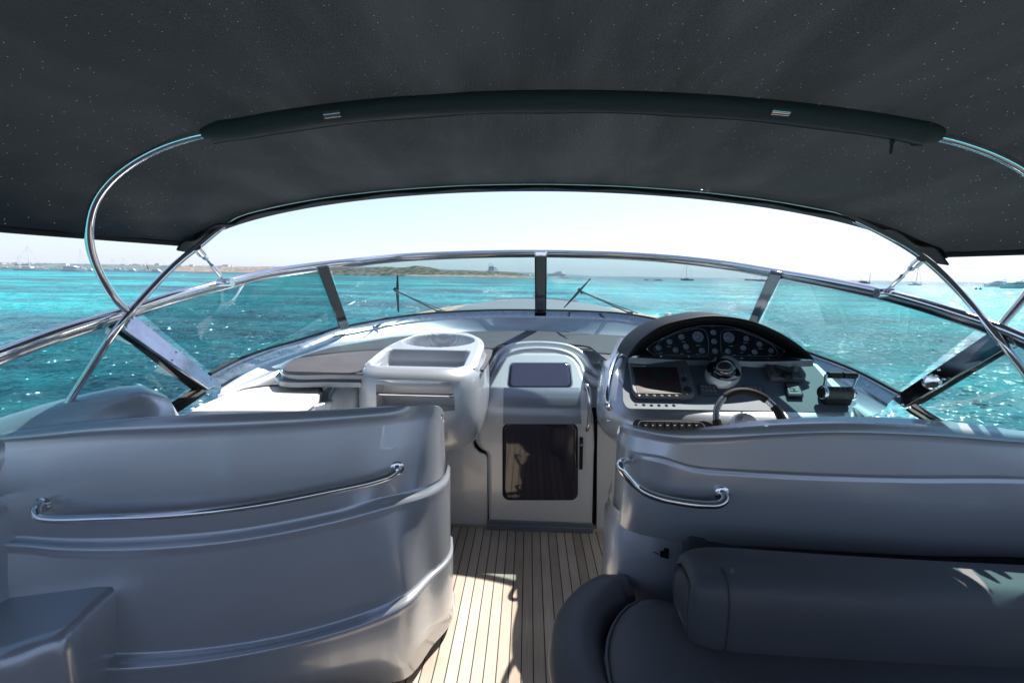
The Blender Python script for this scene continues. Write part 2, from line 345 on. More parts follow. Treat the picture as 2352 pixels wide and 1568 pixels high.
SEA = -1.15
def water():
    m = bpy.data.materials.new('turquoise_sea'); m.use_nodes = True; t = m.node_tree; b = t.nodes['Principled BSDF']
    b.inputs['Roughness'].default_value = .5; b.inputs['IOR'].default_value = 1.33; b.inputs['Specular IOR Level'].default_value = .3
    tc = t.nodes.new('ShaderNodeTexCoord')
    def noise(scale, vec, detail=4, rough=.55, dist=0):
        mp = t.nodes.new('ShaderNodeMapping'); mp.inputs['Scale'].default_value = vec; t.links.new(tc.outputs['Object'], mp.inputs[0])
        n = t.nodes.new('ShaderNodeTexNoise'); n.inputs['Scale'].default_value = scale; n.inputs['Detail'].default_value = detail
        n.inputs['Roughness'].default_value = rough; n.inputs['Distortion'].default_value = dist; t.links.new(mp.outputs[0], n.inputs[0]); return n
    # sand and weed on the sea bed, seen through clear water, in patches that grow with distance
    A = noise(.035, (1, 2.2, 1), 3); B = noise(.006, (1, 2.5, 1), 3); D = noise(.3, (1, 2.0, 1), 4)
    a = t.nodes.new('ShaderNodeMath'); a.operation = 'MULTIPLY_ADD'; a.inputs[1].default_value = .55; t.links.new(A.outputs[0], a.inputs[0])
    b2 = t.nodes.new('ShaderNodeMath'); b2.operation = 'MULTIPLY'; b2.inputs[1].default_value = .45; t.links.new(B.outputs[0], b2.inputs[0]); t.links.new(b2.outputs[0], a.inputs[2])
    e = t.nodes.new('ShaderNodeMath'); e.operation = 'MULTIPLY_ADD'; e.inputs[1].default_value = .14; t.links.new(D.outputs[0], e.inputs[0]); t.links.new(a.outputs[0], e.inputs[2])
    cr = t.nodes.new('ShaderNodeValToRGB'); R_ = cr.color_ramp
    R_.elements[0].position = .46; R_.elements[0].color = (.0, .055, .083, 1)
    R_.elements[1].position = .66; R_.elements[1].color = (.0, .46, .47, 1)
    q = R_.elements.new(.55); q.color = (.0, .185, .21, 1)
    t.links.new(e.outputs[0], cr.inputs[0]); 
    # towards open water the bed drops away: deeper blue far out
    sp = t.nodes.new('ShaderNodeSeparateXYZ'); t.links.new(tc.outputs['Object'], sp.inputs[0])
    dm = t.nodes.new('ShaderNodeMapRange'); dm.inputs[1].default_value = 120; dm.inputs[2].default_value = 420; dm.interpolation_type = 'SMOOTHSTEP'; dm.inputs[4].default_value = .72
    t.links.new(sp.outputs['Y'], dm.inputs[0])
    mx = t.nodes.new('ShaderNodeMix'); mx.data_type = 'RGBA'; t.links.new(dm.outputs[0], mx.inputs[0]); t.links.new(cr.outputs[0], mx.inputs[6]); mx.inputs[7].default_value = (.002, .04, .09, 1)
    t.links.new(mx.outputs[2], b.inputs['Base Color'])
    def slopes(n, amp):
        sb_ = t.nodes.new('ShaderNodeVectorMath'); sb_.operation = 'SUBTRACT'; sb_.inputs[1].default_value = (.5, .5, .5); t.links.new(n.outputs['Color'], sb_.inputs[0])
        ml = t.nodes.new('ShaderNodeVectorMath'); ml.operation = 'MULTIPLY'; ml.inputs[1].default_value = (amp, amp, 0); t.links.new(sb_.outputs[0], ml.inputs[0]); return ml
    def vadd(a, b):
        ad = t.nodes.new('ShaderNodeVectorMath'); t.links.new(a, ad.inputs[0]); t.links.new(b, ad.inputs[1]); return ad.outputs[0]
    geo = t.nodes.new('ShaderNodeNewGeometry')
    v = vadd(geo.outputs['Normal'], slopes(noise(1.5, (1, 1.3, 1), 2, .6, .2), 3.4).outputs[0])
    v = vadd(v, slopes(noise(7.0, (1, 1.25, 1), 1.2, .5), 3.8).outputs[0])
    nm = t.nodes.new('ShaderNodeVectorMath'); nm.operation = 'NORMALIZE'; t.links.new(v, nm.inputs[0]); t.links.new(nm.outputs[0], b.inputs['Normal'])
    gl = t.nodes.new('ShaderNodeBsdfGlossy'); gl.inputs['Roughness'].default_value = .06; gl.inputs[0].default_value = (1, 1, 1, 1); t.links.new(nm.outputs[0], gl.inputs['Normal'])
    ms = t.nodes.new('ShaderNodeMixShader'); ms.inputs[0].default_value = .17; t.links.new(b.outputs[0], ms.inputs[1]); t.links.new(gl.outputs[0], ms.inputs[2])
    t.links.new(ms.outputs[0], t.nodes['Material Output'].inputs[0]); return m

# ================================================================== SETTING
def make_sea():
    az = np.concatenate([np.linspace(-75, 75, 420), np.linspace(78, 282, 70)]) * math.pi/180
    rr = [0.0]+list(np.geomspace(2.0, 9000, 520)); rr = np.array(rr)
    A, Rr = np.meshgrid(az, rr); X = Rr*np.sin(A); Y = Rr*np.cos(A); Z = np.zeros_like(X)
    cell = np.maximum(np.gradient(rr)[:, None]*np.ones_like(A), Rr*(math.pi*150/180/420))
    for k in range(26):
        lam = 10**rng.uniform(-.1, .95); th = R(205)+rng.normal(0, .55); amp = .0065*lam**.9*rng.uniform(.5, 1.2); ph = rng.uniform(0, 6.28)
        kk = 2*math.pi/lam; f = np.clip((lam/cell-2.5)/3, 0, 1)
        p = kk*(X*math.sin(th)+Y*math.cos(th))+ph+.5*np.sin(X*.13+k)+.4*np.sin(Y*.17+k*2)
        Z += amp*f*(1-2*np.abs(np.sin(p/2)))*.9
    Z += SEA
    n, m = X.shape; V = np.stack([X, Y, Z], -1).reshape(-1, 3)
    me = bpy.data.meshes.new('sea'); F = []
    idx = np.arange(n*m).reshape(n, m); nxt = np.roll(idx, -1, axis=1)
    Q = np.stack([idx[:-1], idx[1:], nxt[1:], nxt[:-1]], -1).reshape(-1, 4)
    me.vertices.add(len(V)); me.vertices.foreach_set('co', V.ravel().astype(np.float32))
    me.loops.add(Q.size); me.loops.foreach_set('vertex_index', Q[:, ::-1].ravel().astype(np.int32))
    me.polygons.add(len(Q)); me.polygons.foreach_set('loop_start', np.arange(0, Q.size, 4, dtype=np.int32))
    me.update(calc_edges=True); me.validate(); me.polygons.foreach_set('use_smooth', [True]*len(me.polygons))
    o = bpy.data.objects.new('sea', me); C.objects.link(o); me.materials.append(water()); tag(o, kind='structure')
    if me.polygons[2000].normal.z < 0: me.flip_normals()
make_sea()

def land_mat(name, cols, scale):
    m = mat(name, cols[0], .95, spec=.1); t = m.node_tree; b = t.nodes['Principled BSDF']; tc = t.nodes.new('ShaderNodeTexCoord')
    mp = t.nodes.new('ShaderNodeMapping'); mp.inputs['Scale'].default_value = (1, .35, 2.2); t.links.new(tc.outputs['Object'], mp.inputs[0])
    n = t.nodes.new('ShaderNodeTexNoise'); n.inputs['Scale'].default_value = scale; n.inputs['Detail'].default_value = 8; n.inputs['Roughness'].default_value = .7; t.links.new(mp.outputs[0], n.inputs[0])
    cr = t.nodes.new('ShaderNodeValToRGB'); cr.color_ramp.elements[0].position = .43; cr.color_ramp.elements[1].position = .57
    cr.color_ramp.elements[0].color = (*cols[0], 1); cr.color_ramp.elements[1].color = (*cols[-1], 1)
    if len(cols) == 3: e = cr.color_ramp.elements.new(.5); e.color = (*cols[1], 1)
    t.links.new(n.outputs[0], cr.inputs[0]); t.links.new(cr.outputs[0], b.inputs['Base Color'])
    bp = t.nodes.new('ShaderNodeBump'); bp.inputs['Strength'].default_value = 1; bp.inputs['Distance'].default_value = .8; t.links.new(n.outputs[0], bp.inputs['Height']); t.links.new(bp.outputs[0], b.inputs['Normal'])
    return m
SCRUB = land_mat('scrub_and_rock', [(.035, .045, .03), (.12, .11, .075), (.19, .16, .13)], .22)
ROCKP = land_mat('pale_rock_shore', [(.13, .11, .09), (.34, .29, .24)], .3)
ROCKD = land_mat('dark_rock', [(.03, .03, .03), (.12, .105, .09)], .9)
FARG = land_mat('distant_wooded_land', [(.06, .10, .10), (.14, .19, .16)], .02)  # some haze blue mixed into the green of the woods
FARB = land_mat('haze_blue_hills', [(.12, .19, .25), (.16, .23, .28)], .008)  # blue of the distance haze is put into the hills' colour
def fbm(x, seed, o=5, base=1.0):
    r = np.random.default_rng(seed); s = 0
    for k in range(o):
        s += math.sin(x*base*2**k*(1+.1*r.random())+r.random()*6.28)*.5**k
    return s
def ground_strip(name, m, prof, d, depth, rough=.5, seed=1, n=260, rows=14, waterline=0):
    """land as a real rising terrain: prof = (px, py of skyline) list at distance d"""
    xs = [p[0] for p in prof]; ys = [p[1] for p in prof]; V = []
    r = np.random.default_rng(seed); ph = r.uniform(0, 6.28, (7, 2)); 
    rows_v = []
    for j in range(rows+1):
        q = j/rows; row = []
        for i in range(n+1):
            px = xs[0]+(xs[-1]-xs[0])*i/n; py = float(np.interp(px, xs, ys)); top = W(px, py, d); h = max(top.z-SEA, .2)
            s = math.sin(min(q*1.6, 1)*math.pi/2)**1.3 if q < .75 else math.sin(min((1-q)*4, 1)*math.pi/2)
            x = top.x*(1+(q-.6)*depth/d); y = d+(q-.6)*depth
            nz = sum(math.sin(x*(.05*1.9**k)*60/max(depth, 20)*2+ph[k, 0]+y*.03*1.7**k)*.55**k for k in range(7))
            z = SEA-.3+(h+.3)*s*(1+rough*.12*nz*(1 if 0 < j < rows else 0))
            if i in (0, n): z = SEA-.5
            row.append(Vector((x, y+6*math.sin(i*.21+seed)*(j == 0), z)))
        rows_v.append(row)
    return tag(obj(name, grid(rows_v), m, smooth=True, sharp=0), kind='structure')
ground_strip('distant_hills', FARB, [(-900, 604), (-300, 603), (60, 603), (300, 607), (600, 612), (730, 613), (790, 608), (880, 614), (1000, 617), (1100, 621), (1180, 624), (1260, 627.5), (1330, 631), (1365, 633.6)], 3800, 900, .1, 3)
ground_strip('distant_coast', FARG, [(-900, 600), (-300, 603), (0, 605.5), (90, 605), (180, 607), (300, 608), (420, 611), (520, 612.5), (640, 613), (760, 616), (840, 622)], 1500, 420, .5, 5)
ground_strip('rocky_shore', ROCKP, [(380, 614.5), (420, 612.5), (470, 613), (540, 612), (620, 613), (680, 615), (760, 615), (830, 617), (900, 628)], 620, 110, .5, 8)
ground_strip('rocky_headland', SCRUB, [(640, 624), (700, 619), (751, 616.5), (795, 614.5), (835, 614), (868, 611), (903, 611.5), (930, 615.5), (950, 613.5), (975, 613.5), (992, 616), (1015, 619.5), (1064, 620.5), (1125, 623), (1161, 625), (1186, 628.3), (1215, 631), (1245, 634.2)], 470, 95, .8, 11, n=420, rows=20)
SAND = land_mat('pale_sand', [(.24, .20, .15), (.40, .34, .27)], .4)
ground_strip('beach', SAND, [(930, 631.2), (990, 631), (1060, 631.6), (1140, 632.3), (1200, 633.4), (1252, 635.2)], 405, 26, .5, 12)
def rock(px, wpx, hpx, d, label, seed):
    c = W(px, 640, d); wd = wpx*d/FPX; h = hpx*d/FPX; rr = random.Random(seed); rows = []
    for j in range(6):
        q = j/5; rows.append([Vector((c.x+math.cos(a)*wd/2*(1-q**2)*rr.uniform(.75, 1.1), d+math.sin(a)*wd/3*(1-q**2)*rr.uniform(.7, 1.1), SEA-.3+(h+.3)*q*rr.uniform(.8, 1.15))) for a in [k*math.pi/9 for k in range(18)]])
    V, F = grid(rows, closed_u=True)
    o = bpy.data.objects.new('sea_rock', None)
    o = obj('sea_rock', (V, F), ROCKD, None, smooth=False)
    return tag(o, label, 'rock')
rock(1290, 44, 3.2, 430, 'long low dark reef just right of the windscreen centre pillar', 1)
rock(1485, 16, 3, 330, 'smaller dark rock awash left of its larger neighbour on the open sea', 2)
rock(1513, 30, 4, 320, 'broader dark rock awash in pale turquoise water left of the catamaran', 3)

def place(o, px, d, heading=0, scale=1):
    """stand a boat built at the origin on the sea"""
    p = W(px, 640, d); o.location = (p.x, d, SEA); o.rotation_euler = (0, 0, heading); o.scale = (scale,)*3
def hull_mesh(L, B, H, bow=.0, n=14):
    rows = []
    for i in range(n+1):
        s = i/n; x = -L/2+L*s; wdt = B/2*(1-max(0, (s-.45)/.55)**2.2)*(.88+.12*min(s*4, 1)); sh = H*(1+.35*s*s)
        wdt = max(wdt, .02)
        rows.append([Vector((x-(0 if s < .5 else (s-.5)*.12*L*(0)), -wdt, sh)), Vector((x*.97, -wdt*.86, H*.35)), Vector((x*.93, -wdt*.55, -.25)), Vector((x*.93, wdt*.55, -.25)), Vector((x*.97, wdt*.86, H*.35)), Vector((x, wdt, sh)), Vector((x, 0, sh+.05))])
    V, F = grid(rows, closed_u=True); F.append(tuple(range(7))); F.append(tuple(len(V)-1-k for k in range(7)))
    return V, F
def frustum(cx, L0, L1, B0, B1, z0, z1, shift=0):
    V = [Vector(p) for p in ((cx-L0/2, -B0/2, z0), (cx+L0/2, -B0/2, z0), (cx+L0/2, B0/2, z0), (cx-L0/2, B0/2, z0),
                             (cx-L1/2+shift, -B1/2, z1), (cx+L1/2+shift, -B1/2, z1), (cx+L1/2+shift, B1/2, z1), (cx-L1/2+shift, B1/2, z1))]
    return V, [(3, 2, 1, 0), (4, 5, 6, 7), (0, 1, 5, 4), (1, 2, 6, 5), (2, 3, 7, 6), (3, 0, 4, 7)]
def bare(name, label, cat, group=None):
    return thing(name, label, cat, (0, 0, 0), group)
def sailing_boat(label, px, d, L=12, mast=15, heading=0, masts=((.05, 1),), hullm=None, cover=True, cat='sailing boat'):
    t = bare('sailing_boat', label, cat, 'boats anchored off the shore'); hm = hullm or WHULL
    obj('hull', hull_mesh(L, L*.27, L*.085), hm, t, sub=0)
    obj('cabin', frustum(-.02*L, L*.42, L*.34, L*.16, L*.13, L*.09, L*.135), hm, t, smooth=False)
    for s in (-1, 1): obj('cabin_window', box((0, s*L*.079, L*.112), (L*.3, .03, L*.016)), DWIN, t, smooth=False)
    for fx, fh in masts:
        x = fx*L; h = mast*fh
        m = obj('mast', tube([(x, 0, L*.08), (x, 0, h)], max(.11, L*.009), 8), hm if hullm is None else PLAST, t)
        obj('boom', tube([(x, 0, L*.19), (x-L*.33*fh, 0, L*.19)], .12, 6), hm, m)
        if cover: obj('sail_cover', tube(spline([(x-.2, 0, L*.205), (x-L*.15*fh, 0, L*.215), (x-L*.31*fh, 0, L*.2)], 8), .26, 8), PLAST, m)
        obj('stay', join(tube([(x, 0, h), (L*.5, 0, L*.12)], .035, 4), tube([(x, 0, h), (-L*.49, 0, L*.09)], .035, 4)), PLAST, t)
    place(t, px, d, heading); return t
def motor_yacht(label, px, d, L=14, heading=0, decks=1, hullm=None, dark=False, cat='motor yacht', fore=.0):
    t = bare('motor_yacht', label, cat, 'boats anchored off the shore'); hm = hullm or WHULL; H = L*.11
    obj('hull', hull_mesh(L, L*.27, H), hm, t)
    for s in (-1, 1): obj('hull_stripe', box((-.1*L, s*L*.128, H*.72), (L*.5, .05, H*.16)), DWIN, t, smooth=False)
    z = H*1.02; Lk = L*.62; cxk = -.06*L
    for k in range(decks):
        hh = L*.085 if decks == 1 else L*.055
        cb_ = obj('cabin', frustum(cxk, Lk, Lk*.78, L*.21-.02*L*k, L*.18-.02*L*k, z, z+hh, -Lk*.05), hm, t, smooth=False)
        obj('window', frustum(cxk-.005*L, Lk*.93, Lk*.84, L*.213-.02*L*k, L*.197-.02*L*k, z+hh*.38, z+hh*.74, -Lk*.03), DWIN, cb_, smooth=False)
        z += hh; Lk *= .66; cxk -= .04*L
    obj('flybridge', frustum(cxk, Lk, Lk*.8, L*.15, L*.14, z, z+L*.03), hm, t, smooth=False)
    arch = obj('radar_arch', tube(spline([(cxk-.1*L, -L*.075, z), (cxk-.13*L, -L*.06, z+L*.07), (cxk-.13*L, L*.06, z+L*.07), (cxk-.1*L, L*.075, z)], 14), L*.009, 6), hm, t)
    obj('antenna', tube([(cxk-.13*L, 0, z+L*.07), (cxk-.14*L, 0, z+L*.17)], L*.0035, 5), hm, arch)
    place(t, px, d, heading); return t
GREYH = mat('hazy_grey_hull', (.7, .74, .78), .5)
DKH = mat('dark_shaded_hull', (.07, .09, .1), .5)
TEALH = mat('pale_teal_hull', (.25, .55, .55), .4)
# port side anchorage
sailing_boat('white ketch with two masts and blue sail cover, leftmost large boat', 68, 330, 19, 17.5, R(4), ((.07, 1), (-.30, .62)))
motor_yacht('white motor yacht with black side windows left of the curved canopy tube', 172, 300, 16, R(3))
motor_yacht('small pale cruiser just behind the bow of the white ketch', 98, 420, 11, R(30))
sailing_boat('white sloop with tall thin mast right behind the motor yacht with black windows', 193, 420, 12, 20, R(170), cover=False)
for i, (px, d, L, hd, kind, lab) in enumerate([
    (18, 520, 9, 10, 'm', 'small white cruiser at the far left edge of the anchorage'),
    (210, 330, 8, 160, 'm', 'small white launch touching the left side of the curved tube'),
    (250, 480, 9, 20, 'm', 'small white cruiser first to the right of the curved tube'),
    (264, 500, 9, 200, 's', 'tiny sloop second to the right of the curved tube'),
    (276, 460, 10, 0, 'm', 'low white cruiser between two tiny sloops right of the curved tube'),
    (287, 470, 9, 15, 's', 'tiny white sloop in the middle gap between the canopy tubes'),
    (304, 420, 9, 180, 'm', 'dark roofed day boat in the gap between the canopy tubes'),
    (316, 520, 8, 20, 'm', 'tiny cruiser right of the dark roofed day boat'),
    (338, 560, 8, 0, 's', 'tiny sloop with a reddish sail near the crossing tube'),
    (358, 350, 10, 182, 'm', 'low white speedboat rightmost of the anchorage beside the crossing tube')]):
    if kind == 'm': motor_yacht(lab, px, d, L, R(hd), hullm=None)
    else: sailing_boat(lab, px, d, L, L*1.5, R(hd))
PINK = mat('faded_red_sail_cloth', (.6, .2, .16), .8)
p = W(340, 640, 559); tag(obj('sail', ([Vector((p.x-.3, 559, SEA+1.8)), Vector((p.x+3, 559.2, SEA+1.8)), Vector((p.x-.3, 559, SEA+9)), Vector((p.x-.3, 559.15, SEA+1.8)), Vector((p.x+3, 559.3, SEA+1.8)), Vector((p.x-.3, 559.15, SEA+9))], [(0, 1, 2), (5, 4, 3), (0, 3, 4, 1), (1, 4, 5, 2), (2, 5, 3, 0)]), PINK, None, smooth=False), 'faded red triangular sail hoisted on a tiny sloop near the crossing tube', 'sail')
# ships behind the headland
motor_yacht('white superyacht with stacked decks and pointed mast rising behind the headland', 1135, 640, 46, R(75), decks=3)
motor_yacht('small hazy superyacht top peeping over the dunes left of the centre pillar', 950, 760, 22, R(80), decks=3)
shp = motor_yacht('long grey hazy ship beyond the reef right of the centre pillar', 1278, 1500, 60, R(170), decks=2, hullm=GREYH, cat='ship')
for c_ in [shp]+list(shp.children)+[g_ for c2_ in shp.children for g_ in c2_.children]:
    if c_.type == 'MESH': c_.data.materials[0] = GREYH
# open sea, seen through and over the starboard glass
sailing_boat('dark catamaran with tall bare mast on the horizon between pillar and gauge hood', 1577, 400, 13, 21.5, R(120), hullm=DKH, cover=False)
sailing_boat('distant sloop with thin mast just left of the starboard pillar', 1734, 620, 12, 18, R(20), hullm=DKH, cover=False)
sailing_boat('nearer dark sloop half hidden behind the starboard pillar', 1750, 520, 12, 17, R(150), hullm=DKH, cover=False)
motor_yacht('tiny dark fishing boat on the horizon left of two distant sloops', 1717, 600, 8, R(0), hullm=DKH)
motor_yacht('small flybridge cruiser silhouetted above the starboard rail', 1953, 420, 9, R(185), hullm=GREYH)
motor_yacht('small dark cruiser with bimini left of a sailing dinghy above the starboard rail', 1985, 380, 10, R(10), hullm=DKH)
sailing_boat('small sailing dinghy right beside the dark cruiser above the starboard rail', 1998, 420, 6, 9.5, R(60), hullm=DKH)
sailing_boat('teal hulled sloop seen between the turnbuckle stay and the starboard canopy tube', 2104, 330, 8.5, 13, R(0), hullm=TEALH)
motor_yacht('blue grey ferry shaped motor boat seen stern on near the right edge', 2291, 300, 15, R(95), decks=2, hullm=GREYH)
motor_yacht('long pale teal motor cruiser with people at the right edge', 2336, 230, 15, R(180), hullm=TEALH)
def swimmer(px, label):
    p = PZ(px, 658, SEA); d = 180; q = W(px, 650, d)
    o = obj('buoy', lathe((q.x, d, SEA-.1), (0, 0, 1), [(.02, 0), (.35, .1), (.42, .35), (.3, .6), (.08, .75), (.06, 1.0), (0.01, 1.02)], 12), PLAST, None)
    tag(o, label, 'buoy')
swimmer(2244, 'small dark buoy in the sun glitter, left one of a close pair'); swimmer(2254, 'small dark buoy in the sun glitter, right one of a close pair')
# beach umbrellas
for px, col, nm in ((1147, (.75, .2, .6), 'tiny mauve beach umbrella on the sand of the headland'), (1139, (.8, .75, .2), 'tiny yellow beach umbrella on the sand of the headland'), (1218, (.85, .85, .85), 'tiny white tent dome at the right tip of the headland beach')):
    q = W(px-0, 632, 398); t_ = thing('beach_umbrella', nm, 'beach umbrella', (q.x, 398, SEA+.6))
    obj('canopy', lathe((q.x, 398, SEA+2.2), (0, 0, 1), [(1.25, 0), (.9, .25), (.02, .5)], 12), mat('umbrella_cloth', col, .8), t_); obj('pole', tube([(q.x, 398, SEA+.4), (q.x, 398, SEA+2.3)], .05, 6), WHULL, t_)
# houses on the distant coast
hm_ = mat('white_render', (.7, .68, .64), .9)
for i in range(34):
    px = random.uniform(-20, 330) if i < 26 else random.uniform(330, 560); d = 1480+random.uniform(-40, 60); q = W(px, 606+px*.012+random.uniform(-1.5, 1.2), d)
    wd = random.uniform(8, 20); hh = random.uniform(4, 8)
    t_ = thing('coast_house', 'one of the white cube houses scattered along the distant wooded coast', 'house', (q.x, d, q.z-2), 'white houses on the distant coast')
    obj('wall', box((q.x, d, q.z-2+hh/2), (wd, wd*.8, hh)), hm_, t_, smooth=False)
    obj('roof', box((q.x, d, q.z-2+hh+.15), (wd+.5, wd*.8+.5, .3)), hm_, t_, smooth=False)

# ================================================================== DECK
tag(obj('teak_floor', join(([Vector((-1.9, -3, 0)), Vector((1.9, -3, 0)), Vector((1.9, 2.66, 0)), Vector((-1.9, 2.66, 0))], [(0, 1, 2, 3)]), box((0, -.17, -.03), (3.8, 5.66, .05))), TEAK, smooth=False), kind='structure')
tag(obj('teak_margin_board', box((0, 2.685, .006), (3.6, .055, .02)), TEAKE, smooth=False, bevel=.002), kind='structure')

# ------------------------------------------------------------------ hull and foredeck
hull = thing('yacht_hull', 'silver hull and teak foredeck of this yacht beyond the windscreen', 'yacht', (0, 4, SEA))
dk = []
for y, hw, zc in ((3.98, 1.30, 1.19), (4.3, 1.24, 1.205), (4.7, 1.17, 1.215), (5.2, 1.07, 1.22), (5.8, .88, 1.215), (6.3, .64, 1.2), (6.7, .36, 1.18), (6.9, .05, 1.17)):
    dk.append([Vector((hw*s, y, zc-.03*abs(s)**2*(hw/1.3))) for s in np.linspace(-1, 1, 21)])
obj('foredeck', grid([list(reversed(r)) for r in dk]), TEAKL, hull)
pad = []
for y, hw in ((4.05, .90), (4.5, .88), (5.0, .84), (5.5, .76), (5.95, .64), (6.1, .5)):
    zc = float(np.interp(y, [4.0, 4.6, 5.2, 5.8, 6.3], [1.2, 1.215, 1.22, 1.215, 1.2]))
    pad.append([Vector((hw*s, y, zc+.035-.03*abs(s)**2-(.028 if abs(s) > .99 else 0))) for s in np.linspace(-1, 1, 21)])
NONSKID = mat('pale_grey_sunpad', (.20, .21, .225), .6, bump=(200, .2, .001))
obj('sunpad', grid([list(reversed(r)) for r in pad]), NONSKID, hull, solid=.03)
obj('bow_rail', tube(spline([(-.55, 6.15, 1.235), (-.3, 6.3, 1.25), (0, 6.35, 1.255), (.3, 6.3, 1.25), (.55, 6.15, 1.235)], 24), .011, 8), CHROME, hull)
obj('deck_fitting', join(box((1.30, 4.6, 1.2), (.05, .1, .05)), box((-.02, 6.2, 1.27), (.05, .05, .07))), CHROME, hull, bevel=.01)
for s in (-1, 1):
    rows = []
    edge = [(-3.2, 1.98, .82), (1.0, 1.95, .82), (2.4, 1.70, .82), (3.2, 1.5, .88), (3.8, 1.34, 1.02), (4.3, 1.27, 1.10), (5.2, 1.09, 1.13), (5.8, .90, 1.15), (6.7, .38, 1.15), (6.95, .03, 1.15)]
    rows.append([Vector((s*x, y, z)) for y, x, z in edge]); rows.append([Vector((s*x*.97, y, z-.2)) for y, x, z in edge])
    rows.append([Vector((s*x*.9, y-.1*max(0, y-3), -.4)) for y, x, z in edge]); rows.append([Vector((s*x*.75, y-.3*max(0, y-3), SEA-.4)) for y, x, z in edge])
    obj('topside', grid(rows), GEL, hull, sharp=0, sub=1)

# ================================================================== WINDSCREEN
ws = thing('windscreen', 'curved tinted windscreen in polished steel framing above the dashboard', 'windscreen', (0, 3.9, 1.2))
GB = [(482, 859, 1.97), (547, 826, 2.19), (615, 801, 2.42), (684, 782, 2.68), (779, 752, 3.05), (802, 748, 3.12), (908, 729, 3.5), (1010, 718, 3.75), (1127, 712.5, 3.9), (1241, 712.5, 3.95),
      (1350, 715, 3.92), (1436, 721, 3.85), (1542, 739, 3.58), (1640, 754, 3.3), (1730, 771, 3.02), (1800, 789, 2.8), (1864, 812, 2.58), (1964, 850, 2.3), (2067, 903, 2.0)]
TR = [(376, 685, 1.8), (513, 649, 2.1), (615, 625, 2.32), (740, 607, 2.57), (804, 600, 2.68), (922, 588, 2.95), (1098, 580.5, 3.15), (1241, 579, 3.2), (1350, 581, 3.18), (1436, 584, 3.12), (1554, 592, 2.98), (1671, 605.6, 2.78), (1781, 624, 2.52), (1905, 645, 2.25), (2024, 669, 2.02), (2149, 703.5, 1.8), (2273, 744, 1.62)]
AL = [(-420, 960, .9), (-200, 885, 1.08), (0, 811, 1.3), (137, 761, 1.45), (284, 715, 1.65)]
AR = [(2352, 775, 1.5), (2550, 860, 1.25), (2800, 965, 1.0)]
gb = [W(*p) for p in GB]; tr = [W(*p) for p in TR]; al = [W(*p) for p in AL]; ar = [W(*p) for p in AR]
rail_pts = [Vector((-1.58, -.8, 1.02))]+al+tr+ar+[Vector((1.55, -.8, 1.02))]
rail = obj('top_rail', tube(spline(rail_pts, 220), .0165, 14), CHROME, ws)
# flat flange hanging under the rail
def offs(pts, dz, dy=0): return [p+Vector((0, dy, dz)) for p in pts]
fl = spline(rail_pts, 160)
obj('rail_flange', tube([p+Vector((.004*(1 if p.x > 0 else -1), .004, -.020)) for p in fl], .017, 8, r2=.007), STEEL, ws)
def sub(pts, x0, x1, n):
    """part of a curve between two picture columns"""
    S = spline(pts, 400); P = []
    def col(p):
        v = ROT.inverted() @ (p-CAM); return CX-FPX*v.x/v.z
    S2 = [p for p in S if x0 <= col(p) <= x1]
    return spline(S2[::max(1, len(S2)//40)]+[S2[-1]], n)
gbl = [W(482, 859, 1.97)+Vector((-.02, -.02, -.01))]+gb
def pane(name, bx, tx, m, extra_b=None, extra_t=None):
    b = extra_b or sub(gb, bx[0], bx[1], 18); t = extra_t or sub(rail_pts, tx[0], tx[1], 18)
    rows = [[p.lerp(q, k/5) for p, q in zip(b, t)] for k in range(6)]
    o = obj(name, grid(rows), m, ws); return o
pane('side_pane', (482, 784), (296, 738), GLASS)
pane('front_pane', (796, 1236), (748, 1236), GLASSC)
pane('front_pane', (1246, 1730), (1246, 1772), GLASSC)
pane('side_pane', (1730, 2067), (1792, 2268), GLASS)
# aft quarter panes, behind the corner posts
lb = spline([W(440, 885, 1.87), W(385, 925, 1.82), W(300, 938, 1.78), W(150, 965, 1.66), W(0, 990, 1.5), W(-420, 1120, 1.05)], 18); lt = spline([W(270, 724, 1.63), W(137, 765, 1.45), W(0, 816, 1.3), W(-200, 888, 1.08), W(-420, 965, .9)], 18)
pane('quarter_pane', 0, 0, GLASS, lb, lt)
rb = spline([W(2110, 935, 1.88), W(2160, 958, 1.85), W(2250, 985, 1.78), W(2352, 1000, 1.68), W(2800, 1120, 1.2)], 18); rt = spline([W(2300, 752, 1.6), W(2352, 778, 1.5), W(2450, 822, 1.37), W(2550, 865, 1.25), W(2800, 972, 1.0)], 18)
pane('quarter_pane', 0, 0, GLASS, rb, rt)
# gasket and screwed lower frame
obj('gasket', tube(spline(gb, 160), .010, 8), BLACK, ws)
def inset(p, k, dz):
    c = Vector((0, 1.6, p.z)); v = (c-p); v.z = 0; v.normalize(); return p+v*k+Vector((0, 0, dz))
g2 = spline(gb, 120)
strip_rows = [[inset(p, .008, -.002) for p in g2], [inset(p, .012, -.012) for p in g2], [inset(p, .058, -.045) for p in g2], [inset(p, .062, -.058) for p in g2]]
obj('lower_frame', grid(strip_rows), STEEL, ws)
scr = [lathe(inset(p, .035, -.028), inset(p, .045, .03)-p+Vector((0, 0, .02)), [(.0055, 0), (.005, .003), (.001, .004)], 8) for p in spline(gb, 34)[1:-1]]
obj('screw', join(*scr), CHROME, ws)
def bar(a0, a1, b0, b1, th, name, m, par=None):
    """flat bar between two picture edges: a = top pair, b = bottom pair (px,py,d)"""
    q = [W(*a0), W(*a1), W(*b1), W(*b0)]; n = (q[1]-q[0]).cross(q[3]-q[0]).normalized()
    return obj(name, prism(q, n, th, -th/2), m, par or ws, bevel=.003, smooth=True)
bar((727, 612, 2.53), (752, 608, 2.58), (781, 755, 2.98), (802, 751, 3.06), .022, 'pillar', DSTEEL)
